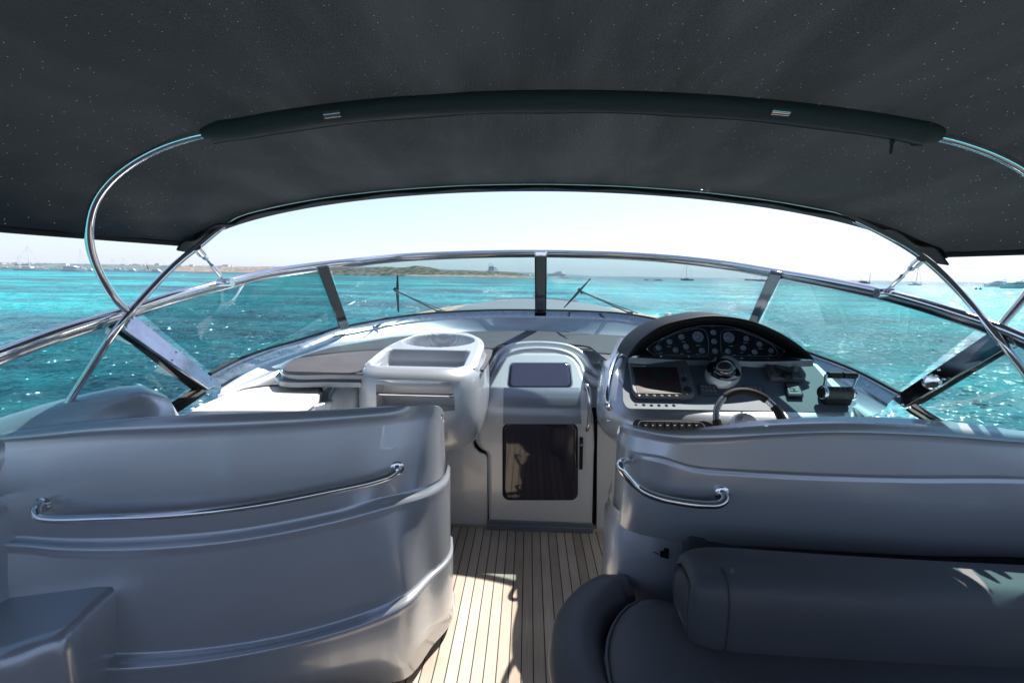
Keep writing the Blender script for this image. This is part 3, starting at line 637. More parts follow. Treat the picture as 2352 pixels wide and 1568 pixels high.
bar((1769, 624, 2.50), (1798, 629, 2.46), (1719, 737, 3.02), (1742, 741, 2.95), .022, 'pillar', DSTEEL)
bar((1231, 585, 3.19), (1253, 585, 3.19), (1232, 714, 3.9), (1252, 714, 3.9), .024, 'pillar', DSTEEL)
obj('pillar_cap', box(W(1242, 583, 3.17), (.085, .05, .035)), CHROME, ws, bevel=.008)
bar((1228, 588, 3.21), (1256, 588, 3.21), (1229, 714, 3.93), (1255, 714, 3.93), .014, 'pillar_seal', BLACK)
cl_ = bar((*c1(820, 790), 1.60), (*c1(890, 690), 1.68), (*c1(1395, 1188), 1.84), (*c1(1468, 1148), 1.92), .012, 'corner_post', STEEL)
bar((*c1(712, 742), 1.63), (*c1(850, 775), 1.66), (*c1(1290, 1180), 1.88), (*c1(1400, 1180), 1.92), .02, 'post_seal', BLACK)
cr_ = bar((*c4(1415, 785), 1.66), (*c4(1525, 905), 1.60), (*c4(680, 1282), 1.96), (*c4(772, 1347), 1.88), .012, 'corner_post', DSTEEL)
bar((*c4(1480, 880), 1.66), (*c4(1600, 900), 1.62), (*c4(780, 1340), 1.95), (*c4(900, 1320), 1.93), .02, 'post_seal', BLACK)
def quad_n(o): return o
for L_, D_ in (([(885, 712), (847, 770), (1183, 940), (1155, 995), (1417, 1118), (1392, 1165)], c1), ([(1422, 812), (1470, 885), (1025, 1068), (1062, 1135), (727, 1262), (758, 1322)], c4)):
    par = cl_ if D_ is c1 else cr_; parts = []
    for i, (x, y) in enumerate(L_):
        d = 1.60+(1.87-1.60)*(i//2)/2; d -= .016; p = W(*D_(x, y), d); parts.append(lathe(p, (CAM-p), [(.0055, 0), (.005, .003), (.0008, .004)], 8))
    obj('screw', join(*parts), CHROME, par)
# round lock on the starboard post
p = W(*c4(972, 1155), 1.77); n = (CAM-p).normalized()
obj('latch', lathe(p-n*.0, n, [(.03, -.01), (.03, .016), (.024, .022), (.02, .012), (.001, .010)], 24), CHROME, cr_)
# sliding tracks under quarter panes
obj('sliding_track', join(tube(spline([W(455, 893, 1.9), W(385, 938, 1.74), W(250, 1000, 1.5)], 20), .016, 6), tube(spline([W(468, 900, 1.9), W(395, 947, 1.74), W(262, 1010, 1.5)], 20), .013, 6)), BLACK, ws)
obj('sliding_track', join(tube(spline([W(2100, 935, 1.9), W(2150, 965, 1.78), W(2200, 995, 1.68)], 20), .016, 6), tube(spline([W(2088, 940, 1.9), W(2130, 966, 1.8), W(2180, 993, 1.70)], 20), .012, 6)), BLACK, ws)

# ------------------------------------------------------------------ wipers outside the glass
def wiper(label, tip, base, blade0, blade1, dz):
    b = W(*base); t_ = thing('windscreen_wiper', label, 'wiper', b, 'windscreen wipers')
    a = W(*tip)
    obj('arm', join(tube([b, a], .006, 8), tube([b+Vector((.07, 0, 0)), a+Vector((-.02, 0, .0))], .004, 8)), GLOSSB, t_)
    bl = obj('blade', tube([W(*blade0), (W(*blade0)+W(*blade1))/2+Vector((0, -.012, 0)), W(*blade1)], [.003, .008, .003], 6, r2=[.006, .014, .006]), BLACK, t_)
    obj('pivot', box(b, (.05, .06, .03)), GLOSSB, t_, bevel=.008)
    obj('clip', tube([a+Vector((-.02, 0, .02)), a+Vector((.02, 0, -.02))], .012, 8), GLOSSB, bl)
wiper('black wiper with upright blade outside the port front pane', (911, 668, 3.42), (1008, 716, 3.95), (913, 632, 3.35), (915, 716, 3.65), 0)
wiper('black wiper with slanted blade outside the starboard front pane', (1333, 668, 3.75), (1446, 719, 4.02), (1356, 640, 3.62), (1296, 706, 3.98), 0)

# ================================================================== DASH
dash = thing('dashboard', 'broad silver dashboard moulding curving under the windscreen', 'dashboard', (0, 3.3, 1.1))
matc = [PZ(x, y, 1.10) for x, y in ((662, 838), (700, 820), (768, 800), (905, 777.6), (1076, 764), (1213, 762), (1435, 774), (1560, 792), (1700, 822))]
low = [[inset(p, .062, -.058) for p in spline([gb[0]]+gb[1:], 60)]]
outer = low[0]
mid = spline([W(500, 905, 1.9), W(590, 872, 2.15), W(650, 845, 2.35)]+matc[1:7]+[Vector((1.30, 3.0, 1.10)), Vector((1.40, 2.6, 1.06)), Vector((1.42, 2.2, 1.02)), Vector((1.36, 1.95, 1.0))], 60)
band = [outer, [a.lerp(b, .08)+Vector((0, 0, -.004)) for a, b in zip(outer, mid)], [a.lerp(b, .5)+Vector((0, 0, -.012)) for a, b in zip(outer, mid)], [a.lerp(b, .9)+Vector((0, 0, -.006)) for a, b in zip(outer, mid)], mid, [p+Vector((0, 0, -.06)) for p in mid]]
obj('upper_moulding', grid(band), GEL, dash, sharp=0)
# lower shelf, a U around the companionway
poly = [(-1.47, 1.93), (-1.52, 2.3), (-1.42, 3.0), (-1.1, 3.55), (-.6, 3.8), (0, 3.85), (.6, 3.8), (1.1, 3.55), (1.42, 3.0), (1.52, 2.3), (1.47, 2.3), (.36, 2.55), (.36, 2.95), (.18, 3.12), (-.18, 3.12), (-.36, 2.95), (-.36, 2.35), (-.6, 2.3), (-.9, 2.2), (-1.05, 1.93)]
obj('lower_shelf', prism([Vector((x, y, .945)) for x, y in poly], (0, 0, 1), .04, 0), GEL, dash, bevel=.01)
# charcoal board with stepped grey rim
bz = 1.10
brd = [PZ(652, 858, bz), PZ(653, 846, bz), PZ(668, 835, bz)]+matc[1:7]+[Vector((1.05, 3.1, bz)), Vector((1.0, 2.72, bz)), Vector((.36, 2.60, bz)), Vector((.35, 2.55, bz)), Vector((.33, 2.85, bz)), Vector((.32, 3.04, bz)), Vector((.2, 3.13, bz)), Vector((-.12, 3.14, bz)), Vector((-.28, 3.08, bz)), Vector((-.32, 2.9, bz)), Vector((-.31, 2.6, bz)), Vector((-.315, 2.2, bz)), Vector((-.33, 2.2, bz)), Vector((-.37, 2.65, bz)), Vector((-.64, 2.85, bz)), Vector((-.84, 2.6, bz)), PZ(812, 862, bz)]
brd_s = rnd(brd, .05, 3)
obj('charcoal_board', prism(brd_s, (0, 0, 1), .012, 0), MATT, dash, bevel=.002)
def grow(pts, k):
    c = sum((Vector(p) for p in pts), Vector())/len(pts); return [c+(Vector(p)-c)*k for p in pts]
rim = [brd[-1], brd[0], brd[1], brd[2], brd[3], brd[4]]
rp = spline([PZ(840, 863, 1.09), PZ(760, 862, 1.09), PZ(672, 862, 1.09), PZ(651, 854, 1.09), PZ(660, 840, 1.09), PZ(698, 822, 1.09), PZ(768, 801.5, 1.09)], 60)
pf = [(.012, -.018), (.014, .006), (.008, .014), (-.008, .014), (-.014, .006), (-.012, -.018)]
obj('board_rim', join(sweep(rp, pf), sweep([p+Vector((-.014, -.012, -.032)) for p in rp], [(a*1.3, b) for a, b in pf])), GELD, dash)

# ------------------------------------------------------------------ companionway door
DM = [(.0, 2.66), (.35, 2.66), (.68, 2.66), (.74, 2.664), (.79, 2.675), (.825, 2.70), (.86, 2.735), (1.05, 3.0), (1.13, 3.11)]  # (z, y) profile of the door
def dz_at(py_target, px=1240):
    """point on the door's curved face under a picture point"""
    r = ray(px, py_target); best = None
    prev = None
    for i in range(len(DM)-1):
        (z0, y0), (z1, y1) = DM[i], DM[i+1]
        for k in range(21):
            z = z0+(z1-z0)*k/20; y = y0+(y1-y0)*k/20; t_ = y/r.y; e = (CAM.z+r.z*t_)-z
            if prev is not None and prev[0]*e <= 0:
                yy = prev[1]+(y-prev[1])*prev[0]/(prev[0]-e) if prev[0] != e else y
                return CAM+r*(yy/r.y)
            prev = (e, y)
    return CAM+r*(3.2/r.y)
def on_door(px, py, off=0.0):
    p = dz_at(py, px); return p
def door_sheet(rowspec, off, nn=17):
    """rowspec: (py, pxleft, pxright)"""
    rows = []
    for py, a, b in rowspec:
        rows.append([on_door(a+(b-a)*k/(nn-1), py) for k in range(nn)])
    V, F = grid(rows)
    # push out along the local normal of the door
    def nrm(z):
        z = min(max(z, .001), 1.12); a = np.interp(z+.012, [q[0] for q in DM], [q[1] for q in DM]); b = np.interp(z-.012, [q[0] for q in DM], [q[1] for q in DM])
        m_ = (a-b)/.024; return Vector((0, -1, m_)).normalized()
    V = [v+nrm(v.z)*off for v in V]
    return V, F
door = thing('companionway_door', 'silver sliding cabin door with two smoked windows in the centre', 'door', (0, 2.66, 0.03))
def interp_rows(keys, n=40):
    ys = np.linspace(keys[0][0], keys[-1][0], n); return [(y, float(np.interp(y, [k[0] for k in keys], [k[1] for k in keys])), float(np.interp(y, [k[0] for k in keys], [k[2] for k in keys]))) for y in ys]
dkeys = [(813, 1205, 1275), (816, 1185, 1295), (822, 1168, 1311), (832, 1152, 1324), (845, 1143, 1332), (860, 1136, 1338), (878, 1120, 1346), (895, 1103, 1350), (957, 1093, 1362), (1012, 1093, 1364), (1028, 1104, 1364), (1037, 1120, 1363), (1207, 1124, 1359)]
obj('door_leaf', door_sheet(interp_rows(dkeys, 70), 0, 25), GEL_LIT, door, solid=.02, sharp=0)
ikeys = [(893, 1157, 1331), (972, 1156, 1335)]
obj('grey_insert', door_sheet(interp_rows(ikeys, 16), .013), mat('darker_silver_insert', (.26, .29, .33), .36, .4, coat=.8, coat_rough=.08), door, sharp=0)
GLD = mat('smoked_acrylic', (.022, .018, .03), .06, coat=1)
def rr_keys(x0, y0, x1, y1, r, dx=0, dxb=0, n=24):
    out = []
    for i in range(n+1):
        q = i/n; 
        y = y0+(y1-y0)*(.5-.5*math.cos(math.pi*q)); e = min(y-y0, y1-y); ins = r-math.sqrt(max(r*r-(r-min(e, r))**2, 0)); s = dx*(1-(y-y0)/(y1-y0))
        out.append((y, x0+ins+s, x1-ins-s+dxb*0))
    return out
w1 = obj('upper_window', door_sheet(rr_keys(1167, 837, 1314, 890, 9, 6), .013), mat('smoked_acrylic_upper', (.05, .05, .085), .07, coat=1), door, sharp=0, solid=.004)
obj('window_seal', door_sheet(rr_keys(1164, 834.5, 1317, 892.5, 10, 6), .011), GELD, w1, sharp=0)
w2 = obj('lower_window', door_sheet(rr_keys(1156, 972, 1325, 1144, 15), .014, 21), GLD, door, sharp=0, solid=.004)
obj('window_seal', door_sheet(rr_keys(1154, 970, 1327, 1146, 16), .012), BLACK, w2, sharp=0)
obj('latch_plate', prism(rnd([W(1331, 1003, 2.645), W(1339, 1003, 2.645), W(1338, 1077, 2.645), W(1330, 1077, 2.645)], .006), (0, -1, 0), .006), BLACK, door)
obj('latch_button', lathe(W(1335, 1021, 2.637), (0, -1, 0), [(.009, 0), (.008, .004), (.001, .005)], 16), CHROME, door)
hp = [W(1347, 893, 2.72), W(1344, 893, 2.62), W(1346, 884, 2.58), W(1351, 893, 2.555), W(1354.5, 925, 2.53), W(1354, 960, 2.53), W(1351, 983, 2.54), W(1348, 988, 2.58), W(1348, 984, 2.70)]
obj('grab_handle', tube(spline(hp, 50), .012, 12), CHROME, door)

# recessed frame, sill and bulkheads around the door
blk = thing('companionway_bulkhead', 'silver bulkhead panels framing the cabin door down to the teak', 'bulkhead', (0, 2.7, 0))
lp = [W(1010, 1226, 2.69), W(1117, 1223, 2.69), W(1121, 1215, 2.69), W(1121, 1048, 2.69), W(1117, 1040, 2.69), W(1103, 1036, 2.69), W(1091, 1025, 2.69), W(1087, 1010, 2.69), W(1087, 960, 2.69), W(1094, 905, 2.69), W(1010, 905, 2.69)]
lp += []
obj('port_panel', prism([Vector((-1.35, 2.69, .0)), ]+lp[1:-1]+[Vector((-.40, 2.69, .93)), Vector((-1.35, 2.69, .93))], (0, -1, 0), .02), GEL_LIT, blk, bevel=.006)
obj('starboard_panel', prism([W(1369, 1230, 2.69), Vector((1.6, 2.69, 0)), Vector((1.6, 2.69, .93)), W(1372, 884, 2.69)], (0, -1, 0), .02), GEL_LIT, blk, bevel=.004)
obj('door_recess', prism([Vector((-.42, 2.73, .0)), Vector((.36, 2.73, 0)), Vector((.36, 2.73, .78)), Vector((-.42, 2.73, .78))], (0, -1, 0), .01), BLACK, blk)
obj('door_sill', join(box((0, 2.66, .018), (.66, .05, .036)), box((0, 2.645, .05), (.66, .012, .03))), GELD, blk, bevel=.004)
obj('screw', join(*[lathe(W(x, y, 2.668), (0, -1, 0), [(.006, 0), (.001, .003)], 8) for x, y in ((1096, 1217), (1112, 1221))]), CHROME, blk)
cw = thing('hatch_coaming', 'double arched silver coaming rail around the top of the cabin door', 'hatch frame', (0, 2.6, 1.1))
def zs(L, z):
    P0_, N_ = ((0, 3.12, 1.11), (0, -.77, 1)) if z > 1.12 else ((0, 3.05, 1.085), (0, -.77, 1))
    return [PP(x, y, P0_, N_) for x, y in L]
oc = spline(zs([(1099, 858), (1118, 853), (1130, 838), (1136, 818), (1150, 804), (1175, 794), (1212, 789), (1264, 789.6), (1305, 796), (1334, 810), (1350, 827), (1360, 845), (1378, 856), (1402, 862)], 1.135), 90)
ic = spline(zs([(1107, 876), (1131, 872), (1138, 855), (1145, 834), (1158, 818), (1182, 807), (1215, 802), (1255, 802), (1290, 807), (1316, 818), (1332, 837), (1342, 858), (1362, 870), (1392, 877)], 1.115), 90)
pr = [(.026, -.04), (.027, .0), (.02, .012), (.006, .017), (-.01, .016), (-.02, .008), (-.026, -.01), (-.026, -.04)]
obj('outer_rail', sweep(oc, pr), GEL_LIT, cw, sharp=50)
obj('inner_rail', sweep(ic, pr), GEL_LIT, cw, sharp=50)
obj('gutter', grid([[p+Vector((0, 0, -.035)) for p in oc], [p+Vector((0, 0, -.04)) for p in ic]]), GEL_LIT, cw)
obj('rail_skirt', grid([[p+Vector((0, 0, -.03)) for p in ic], [p+Vector((0, .02, -.06)) for p in ic]]), GEL_LIT, cw)
obj('hinge', tube([W(1103, 862, 2.75), W(1103, 885, 2.72)], .012, 10), CHROME, cw)
obj('latch_pin', lathe(W(1241, 787, 3.12), (0, 0, 1), [(.008, 0), (.008, .012), (.001, .018)], 10), CHROME, cw)

# ------------------------------------------------------------------ port console with bowl and tray
pc = thing('drinks_console', 'rounded silver drinks console with oval bowl, tray and open locker', 'console', (-.55, 2.3, .7))
def Z(L, z): return [PZ(x, y, z) for x, y in L]
# body: plan curves from port side round the aft face to starboard and forward
def plan(pts, z): return [Vector((x, y, z)) for x, y in pts]
body = [
    plan([(-.90, 2.62), (-.895, 2.30), (-.87, 2.15), (-.80, 2.085), (-.62, 2.06), (-.45, 2.08), (-.375, 2.15), (-.35, 2.30), (-.355, 2.62)], 1.135),
    plan([(-.925, 2.62), (-.92, 2.30), (-.895, 2.12), (-.82, 2.045), (-.62, 2.02), (-.43, 2.04), (-.355, 2.12), (-.33, 2.30), (-.335, 2.62)], 1.105),
    plan([(-.935, 2.62), (-.93, 2.30), (-.905, 2.10), (-.83, 2.02), (-.62, 1.995), (-.42, 2.015), (-.345, 2.10), (-.32, 2.30), (-.325, 2.65)], 1.0),
    plan([(-.935, 2.62), (-.93, 2.30), (-.905, 2.10), (-.83, 2.02), (-.62, 1.995), (-.42, 2.015), (-.345, 2.10), (-.32, 2.30), (-.325, 2.65)], .86),
    plan([(-.93, 2.64), (-.92, 2.32), (-.89, 2.15), (-.82, 2.075), (-.62, 2.05), (-.44, 2.07), (-.365, 2.15), (-.34, 2.33), (-.34, 2.67)], .76),
    plan([(-.91, 2.66), (-.89, 2.42), (-.85, 2.29), (-.78, 2.22), (-.62, 2.19), (-.48, 2.21), (-.42, 2.28), (-.39, 2.43), (-.38, 2.68)], .69),
    plan([(-.85, 2.69), (-.83, 2.58), (-.80, 2.50), (-.74, 2.45), (-.62, 2.43), (-.53, 2.44), (-.48, 2.50), (-.46, 2.58), (-.45, 2.69)], .66)]
rows = [spline(r, 72) for r in body]
cols = [spline([r[i] for r in rows], 37) for i in range(72)]
rows = [[c[j] for c in cols] for j in range(37)]
# open locker: cut the aft face between given plan x and heights and line the hole
LX0, LX1, LZ0, LZ1 = -.80, -.42, .945, 1.075
V, F = grid(rows)
F2 = [f for f in F if not all(LX0 < V[i].x < LX1 and LZ0 < V[i].z < LZ1 and V[i].y < 2.12 for i in f)]
obj('body', (V, F2), GELM, pc, sharp=0)
obj('shoulder', grid([rows[0], [Vector((-.62+(v.x+.62)*.86, v.y+.05, 1.118)) for v in rows[0]]]), GELM, pc)
# clean lip around the opening
def yface(x, z):
    best = min((v for r in rows for v in r if v.y < 2.25), key=lambda v: (v.x-x)**2+(v.z-z)**2); return best.y
lipo = []
X0, X1, Z0, Z1 = LX0-.012, LX1+.012, LZ0-.014, LZ1+.014
top_arc = [(X0+(X1-X0)*k/16, Z1+.008*math.sin(math.pi*k/16)) for k in range(17)]
ring = [(X0, Z0)]+top_arc+[(X1, Z0)]
pts3 = [Vector((x, yface(x, z)-.0035, z)) for x, z in ring]
inn = [Vector((x+(.016 if x < -.62 else -.016), yface(x, z)-.003, z-(.014 if z > 1.0 else -.014))) for x, z in ring]
bk = [Vector((v.x, 2.13, v.z)) for v in inn]
obj('locker_lip', grid([pts3, inn], closed_u=True), GELM, pc)
obj('locker', join(grid([inn, bk], closed_u=True), ([v for v in bk], [tuple(range(len(bk)))])), mat('pale_locker_gelcoat', (.62, .62, .63), .45, 0, coat=.3), pc)  # pale lining stands in for light bounced off the floor into the locker
obj('locker_rail', tube([Vector((X0+.012, 2.035, 1.022)), Vector((X1-.012, 2.035, 1.022))], .0095, 12), CHROME, pc)
# top: a rising deck with tray and oval bowl pressed in
nx, ny = 90, 80; toprows = []
def sm(v, w_): v = min(max(v/w_, 0), 1); return v*v*(3-2*v)
def inside_rr(x, y, x0, y0, x1, y1, r):
    dx = max(x0+r-x, 0, x-(x1-r)); dy = max(y0+r-y, 0, y-(y1-r)); return r-math.hypot(dx, dy)      # >0 inside
def sm(v, w_): v = min(max(v/w_, 0), 1); return v*v*(3-2*v)
for j in range(ny+1):
    q = j/ny; y = 2.082+.788*q; row = []
    # outline narrows to an oval at the front
    def se(v): return 1-(1-min(max(v, 0), 1)**2.5)**.4
    xr = -.345-.25*se((y-2.45)/.42)-.075*(1-sm(y-2.07, .11)); xl = -.90+.31*se((y-2.30)/.57)+.075*(1-sm(y-2.07, .11))
    for i in range(nx+1):
        s = i/nx; x = xl+(xr-xl)*s
        z = 1.135+.105*(y-2.10)
        e = min((x-xl), (xr-x), (2.87-y)*.8, (y-2.082))
        z += .012*sm(e, .03)-.012
        t_in = inside_rr(x, y, -.865, 2.125, -.405, 2.43, .04); z -= .085*sm(t_in, .022)
        ox = (x+.625)/.215; oy = (y-2.64)/.16; ov = 1-math.hypot(ox, oy); z -= .11*sm(ov, .12)
        row.append(Vector((x, y, z)))
    toprows.append(row)
edge_drop = [Vector((v.x, v.y, .98)) for v in toprows[-1]]
V, F = grid(toprows)
obj('top', (V, F), GELM, pc, sharp=0)
# skirt around the top down to the shelf
outline_ = [r[0] for r in toprows]+toprows[-1]+[r[-1] for r in reversed(toprows)]
obj('top_skirt', grid([outline_, [v+Vector((0, 0, -.02))+Vector((.004*(-1 if v.x < -.6 else 1), 0, 0)) for v in outline_], [Vector((v.x+.012*(-1 if v.x < -.6 else 1), v.y+.004, .98)) for v in outline_]]), GELM, pc, sharp=0)
# short curved pod on its port side
obj('side_pod', tube(spline([(-.985, 2.05, .80), (-.985, 2.07, .92), (-.98, 2.15, .985), (-.97, 2.3, 1.0), (-.96, 2.5, 1.0)], 20), .075, 18), GELM, pc)

# ================================================================== HELM
hc = thing('helm_console', 'silver helm console with black hood, gauges, chart plotter and wheel', 'helm console', (.8, 2.2, .7))
helm = [
    plan([(.37, 2.82), (.335, 2.62), (.31, 2.42), (.33, 2.22), (.41, 2.07), (.58, 2.0), (.9, 1.985), (1.25, 1.985), (1.42, 2.09)], .995),
    plan([(.352, 2.82), (.315, 2.6), (.288, 2.4), (.300, 2.2), (.38, 2.06), (.56, 1.98), (.9, 1.95), (1.25, 1.955), (1.46, 2.05)], .97),
    plan([(.345, 2.82), (.307, 2.58), (.278, 2.36), (.288, 2.15), (.37, 2.02), (.56, 1.95), (.9, 1.92), (1.25, 1.92), (1.48, 2.02)], .92),
    plan([(.345, 2.82), (.31, 2.58), (.285, 2.36), (.30, 2.16), (.40, 2.04), (.58, 1.98), (.9, 1.96), (1.25, 1.96), (1.48, 2.04)], .82),
    plan([(.355, 2.82), (.33, 2.6), (.33, 2.42), (.37, 2.25), (.47, 2.14), (.62, 2.09), (.9, 2.07), (1.25, 2.07), (1.48, 2.1)], .74),
    plan([(.33, 2.9), (.36, 2.66), (.42, 2.52), (.5, 2.4), (.6, 2.32), (.72, 2.28), (.95, 2.26), (1.25, 2.26), (1.48, 2.26)], .68),
    plan([(.42, 2.8), (.46, 2.69), (.52, 2.62), (.6, 2.56), (.7, 2.5), (.8, 2.48), (.98, 2.46), (1.25, 2.46), (1.48, 2.46)], .655)]
rows = [spline(r, 64) for r in helm]; cols = [spline([r[i] for r in rows], 31) for i in range(64)]
rows = [[c[j] for c in cols] for j in range(31)]
# sloping top, carried up under the hood
def slope_z(y): return 1.0+(y-2.02)*.372
back = []
for v in rows[0]:
    back.append(v)
toprow = rows[0]
r1 = [Vector((v.x+.012*(1 if v.x < .5 else 0), v.y+.012, min(max(.998, slope_z(v.y+.012)), 1.10 if v.x < .42 else 9))) for v in toprow]
r2 = [Vector((max(v.x+.03, .33) if v.x < .6 else v.x, v.y+.04, min(slope_z(v.y+.04), 1.105 if v.x < .42 else 9))) for v in toprow]
# close to a ridge line at the back
rb_ = spline([(.34, 2.84, 1.03), (.37, 2.72, 1.09), (.5, 2.6, 1.2), (.8, 2.56, 1.2), (1.1, 2.54, 1.19), (1.3, 2.5, 1.17), (1.42, 2.4, 1.12)], 64)
r3 = [a.lerp(b, .35) for a, b in zip(r2, rb_)]; r3 = [Vector((v.x, v.y, max(slope_z(v.y)+.001, v.z) if v.x > .45 else v.z)) for v in r3]
for r_ in (r3,):
    for v in r_:
        if v.x > .42: v.z = slope_z(v.y)
rb2 = [Vector((v.x, v.y, slope_z(v.y)-.001)) if v.x > .42 else v for v in rb_]
obj('body', grid([rb2, r3, r2, r1]+rows[1:]), GEL, hc, sharp=0)
SN = Vector((0, -.372, 1)).normalized(); SP = Vector((.8, 2.02, 1.0))+SN*.004
def sp(L, conv=cb): return [PP(*conv(x, y), SP, SN) for x, y in L]
pl = sp([(230, 872), (195, 815), (190, 690), (222, 470), (850, 466), (885, 500), (920, 590), (985, 655), (1085, 695), (1165, 672), (1212, 600), (1215, 540), (1200, 478), (1790, 485), (1830, 500), (2125, 850), (2122, 898), (2080, 906)])
pln = obj('instrument_board', prism(rnd(pl, .02, 4), SN, .006, 0), PANEL, hc, bevel=.0015)
SPT = SP+SN*.006
def st(L, conv=cb): return [PP(*conv(x, y), SPT, SN) for x, y in L]
MS = Matrix((Vector((1, 0, 0)), SN.cross(Vector((1, 0, 0))), SN)).transposed()
# --- chart plotter
o1 = st([(240, 480), (735, 487), (810, 760), (790, 790), (300, 780), (270, 740)])
cp_ = obj('chart_plotter', prism(rnd(o1, .02, 5), SN, .028), mat('slate_grey_housing', (.10, .115, .13), .5, spec=.25), hc, bevel=.005)
cpN = SPT+SN*.0285
def cpx(L): return [PP(*cb(x, y), cpN, SN) for x, y in L]
obj('screen_bezel', prism(cpx([(280, 512), (655, 514), (705, 740), (322, 733)]), SN, .003), BLACK, cp_)
scm = mat('faint_chart_screen', (.03, .035, .035), .35, spec=.08)
t = scm.node_tree; n_ = t.nodes.new('ShaderNodeTexNoise'); n_.inputs['Scale'].default_value = 14; cr2 = t.nodes.new('ShaderNodeValToRGB')
cr2.color_ramp.elements[0].position = .42; cr2.color_ramp.elements[0].color = (.040, .022, .024, 1); cr2.color_ramp.elements[1].position = .58; cr2.color_ramp.elements[1].color = (.022, .042, .034, 1)
tc = t.nodes.new('ShaderNodeTexCoord'); t.links.new(tc.outputs['Object'], n_.inputs[0]); t.links.new(n_.outputs[0], cr2.inputs[0]); t.links.new(cr2.outputs[0], t.nodes['Principled BSDF'].inputs['Base Color'])
obj('screen', prism(cpx([(297, 522), (650, 524), (697, 728), (333, 724)]), SN, .001, .0032), scm, cp_)
bt = []
for x, y, r in [(690, 538, .007), (715, 525, .007), (723, 551, .007), (698, 565, .007), (730, 578, .007), (750, 662, .012), (742, 738, .006), (776, 738, .006), (400, 750, .008), (465, 754, .008), (529, 754, .008), (592, 755, .008), (655, 755, .008)]:
    bt.append(lathe(cpx([(x, y)])[0], SN, [(r, 0), (r*.9, .003), (.001, .0035)], 14))
obj('button', join(*bt), mat('grey_key_rubber', (.10, .105, .11), .6, spec=.15), cp_)
obj('knob', join(lathe(cpx([(720, 620)])[0], SN, [(.012, 0), (.011, .012), (.008, .015), (.001, .016)], 18), lathe(cpx([(749, 703)])[0], SN, [(.018, 0), (.017, .008), (.012, .01), (.010, .006), (.001, .006)], 20)), BLACK, cp_)
obj('power_lamp', lathe(cpx([(333, 750)])[0], SN, [(.006, 0), (.005, .002), (.001, .0025)], 12), REDP, cp_)
def text(s, p, size, M, m, par, name='lettering'):
    cu = bpy.data.curves.new(name, 'FONT'); cu.body = s; cu.size = size; cu.align_x = 'CENTER'; cu.align_y = 'CENTER'; cu.extrude = .0002
    to = bpy.data.objects.new(name, cu); C.objects.link(to); dg = bpy.context.evaluated_depsgraph_get(); dg.update()
    me = bpy.data.meshes.new_from_object(to.evaluated_get(dg)); bpy.data.objects.remove(to)
    me.transform(Matrix.Translation(Vector(p)-rootloc(par)) @ M.to_4x4()); me.materials.clear(); me.materials.append(m)
    o = bpy.data.objects.new(name, me); C.objects.link(o); o.parent = par; return o
text('Raymarine', cpx([(330, 500)])[0]+SN*.001, .017, MS, WHITEP, cp_); text('E120', cpx([(376, 501)])[0]+SN*.001, .012, MS, WHITEP, cp_)
# --- compass in its pod
pod = thing  # (alias unused)
pc_c = PP(*cb(1050, 600), SPT, SN)
podr = []
for k, (yy, sc_) in enumerate(((0, 1.0), (.012, .99), (.03, .93), (.045, .84))):
    podr.append([PP(*cb(1050+158*sc_*math.sin(a), 575-118*sc_*math.cos(a)), SPT, SN)+SN*yy for a in [2*math.pi*i/40 for i in range(40)]])
podm = obj('compass_pod', join(grid(podr, closed_u=True), (podr[-1], [tuple(range(40))])), GEL_LIT, hc, sharp=50)
cpos = PP(*cb(1055, 540), SPT+SN*.06, SN); cN = Vector((0, -.45, 1)).normalized()
cmp_ = obj('compass', join(lathe(cpos, cN, [(.07, -.008), (.077, -.004), (.078, 0), (.074, .006), (.056, .008), (.054, .012)], 40)), GLOSSB, hc)
obj('compass_dome', lathe(cpos, cN, [(.054, .010)]+[(.054*math.cos(a), .012+.05*math.sin(a)) for a in [k*math.pi/2/10 for k in range(1, 11)]], 36), mat('smoked_dome', (.012, .014, .018), .04, coat=1), cmp_)
obj('compass_hood', tube(spline([cpos+Vector((0, .06, .02)), cpos+Vector((0, .065, .055)), cpos+Vector((0, .02, .075))], 10), .018, 10, r2=.008), BLACK, cmp_)
# --- small panels
def inset_panel(name, L, h, m1, m2, dots=(), frame=.12):
    P = st(L); a = obj(name, prism(rnd(P, .006, 3), SN, h), m1, hc, bevel=.002)
    c = sum(P, Vector())/len(P); Q = [c+(p-c)*(1-frame*1.6)+SN*(h+.0005) for p in P]
    f = obj('face', prism(Q, SN, .0012), m2, a)
    for x, y, rr_ in dots: obj('indicator', lathe(PP(*cb(x, y), SPT+SN*(h+.002), SN), SN, [(rr_, 0), (.001, .002)], 10), REDP, a)
    return a, Q
FACE = mat('printed_switch_face', (.07, .09, .12), .45, spec=.25)
# rows of raised keys on both trim panels
def keys(par, L, h, nx_, ny_, m, k=.32):
    P = st(L); a, b, c, d = [p+SN*(h+.002) for p in P]; parts = []
    for j in range(ny_):
        for i in range(nx_):
            u = (i+.5)/nx_; v = .15+.7*(j+.5)/ny_; p = a.lerp(b, .08+.84*u).lerp(d.lerp(c, .08+.84*u), v)
            parts.append(lathe(p, SN, [((b-a).length/nx_*k, 0), ((b-a).length/nx_*k*.85, .002), (.001, .0022)], 12))
    obj('key', join(*parts), m, par)
L1 = [(832, 664), (988, 676), (1020, 756), (852, 752)]; a_, _ = inset_panel('trim_tab_panel', L1, .012, PLAST, FACE, ((932, 690, .004), (978, 690, .004))); keys(a_, L1, .012, 4, 2, mat('pale_key', (.16, .18, .2), .5, spec=.2))
L2 = [(1212, 675), (1385, 682), (1408, 748), (1225, 742)]; a_, _ = inset_panel('trim_tab_panel', L2, .012, PLAST, FACE, ((1365, 698, .004),)); keys(a_, L2, .012, 4, 2, bpy.data.materials['pale_key'])
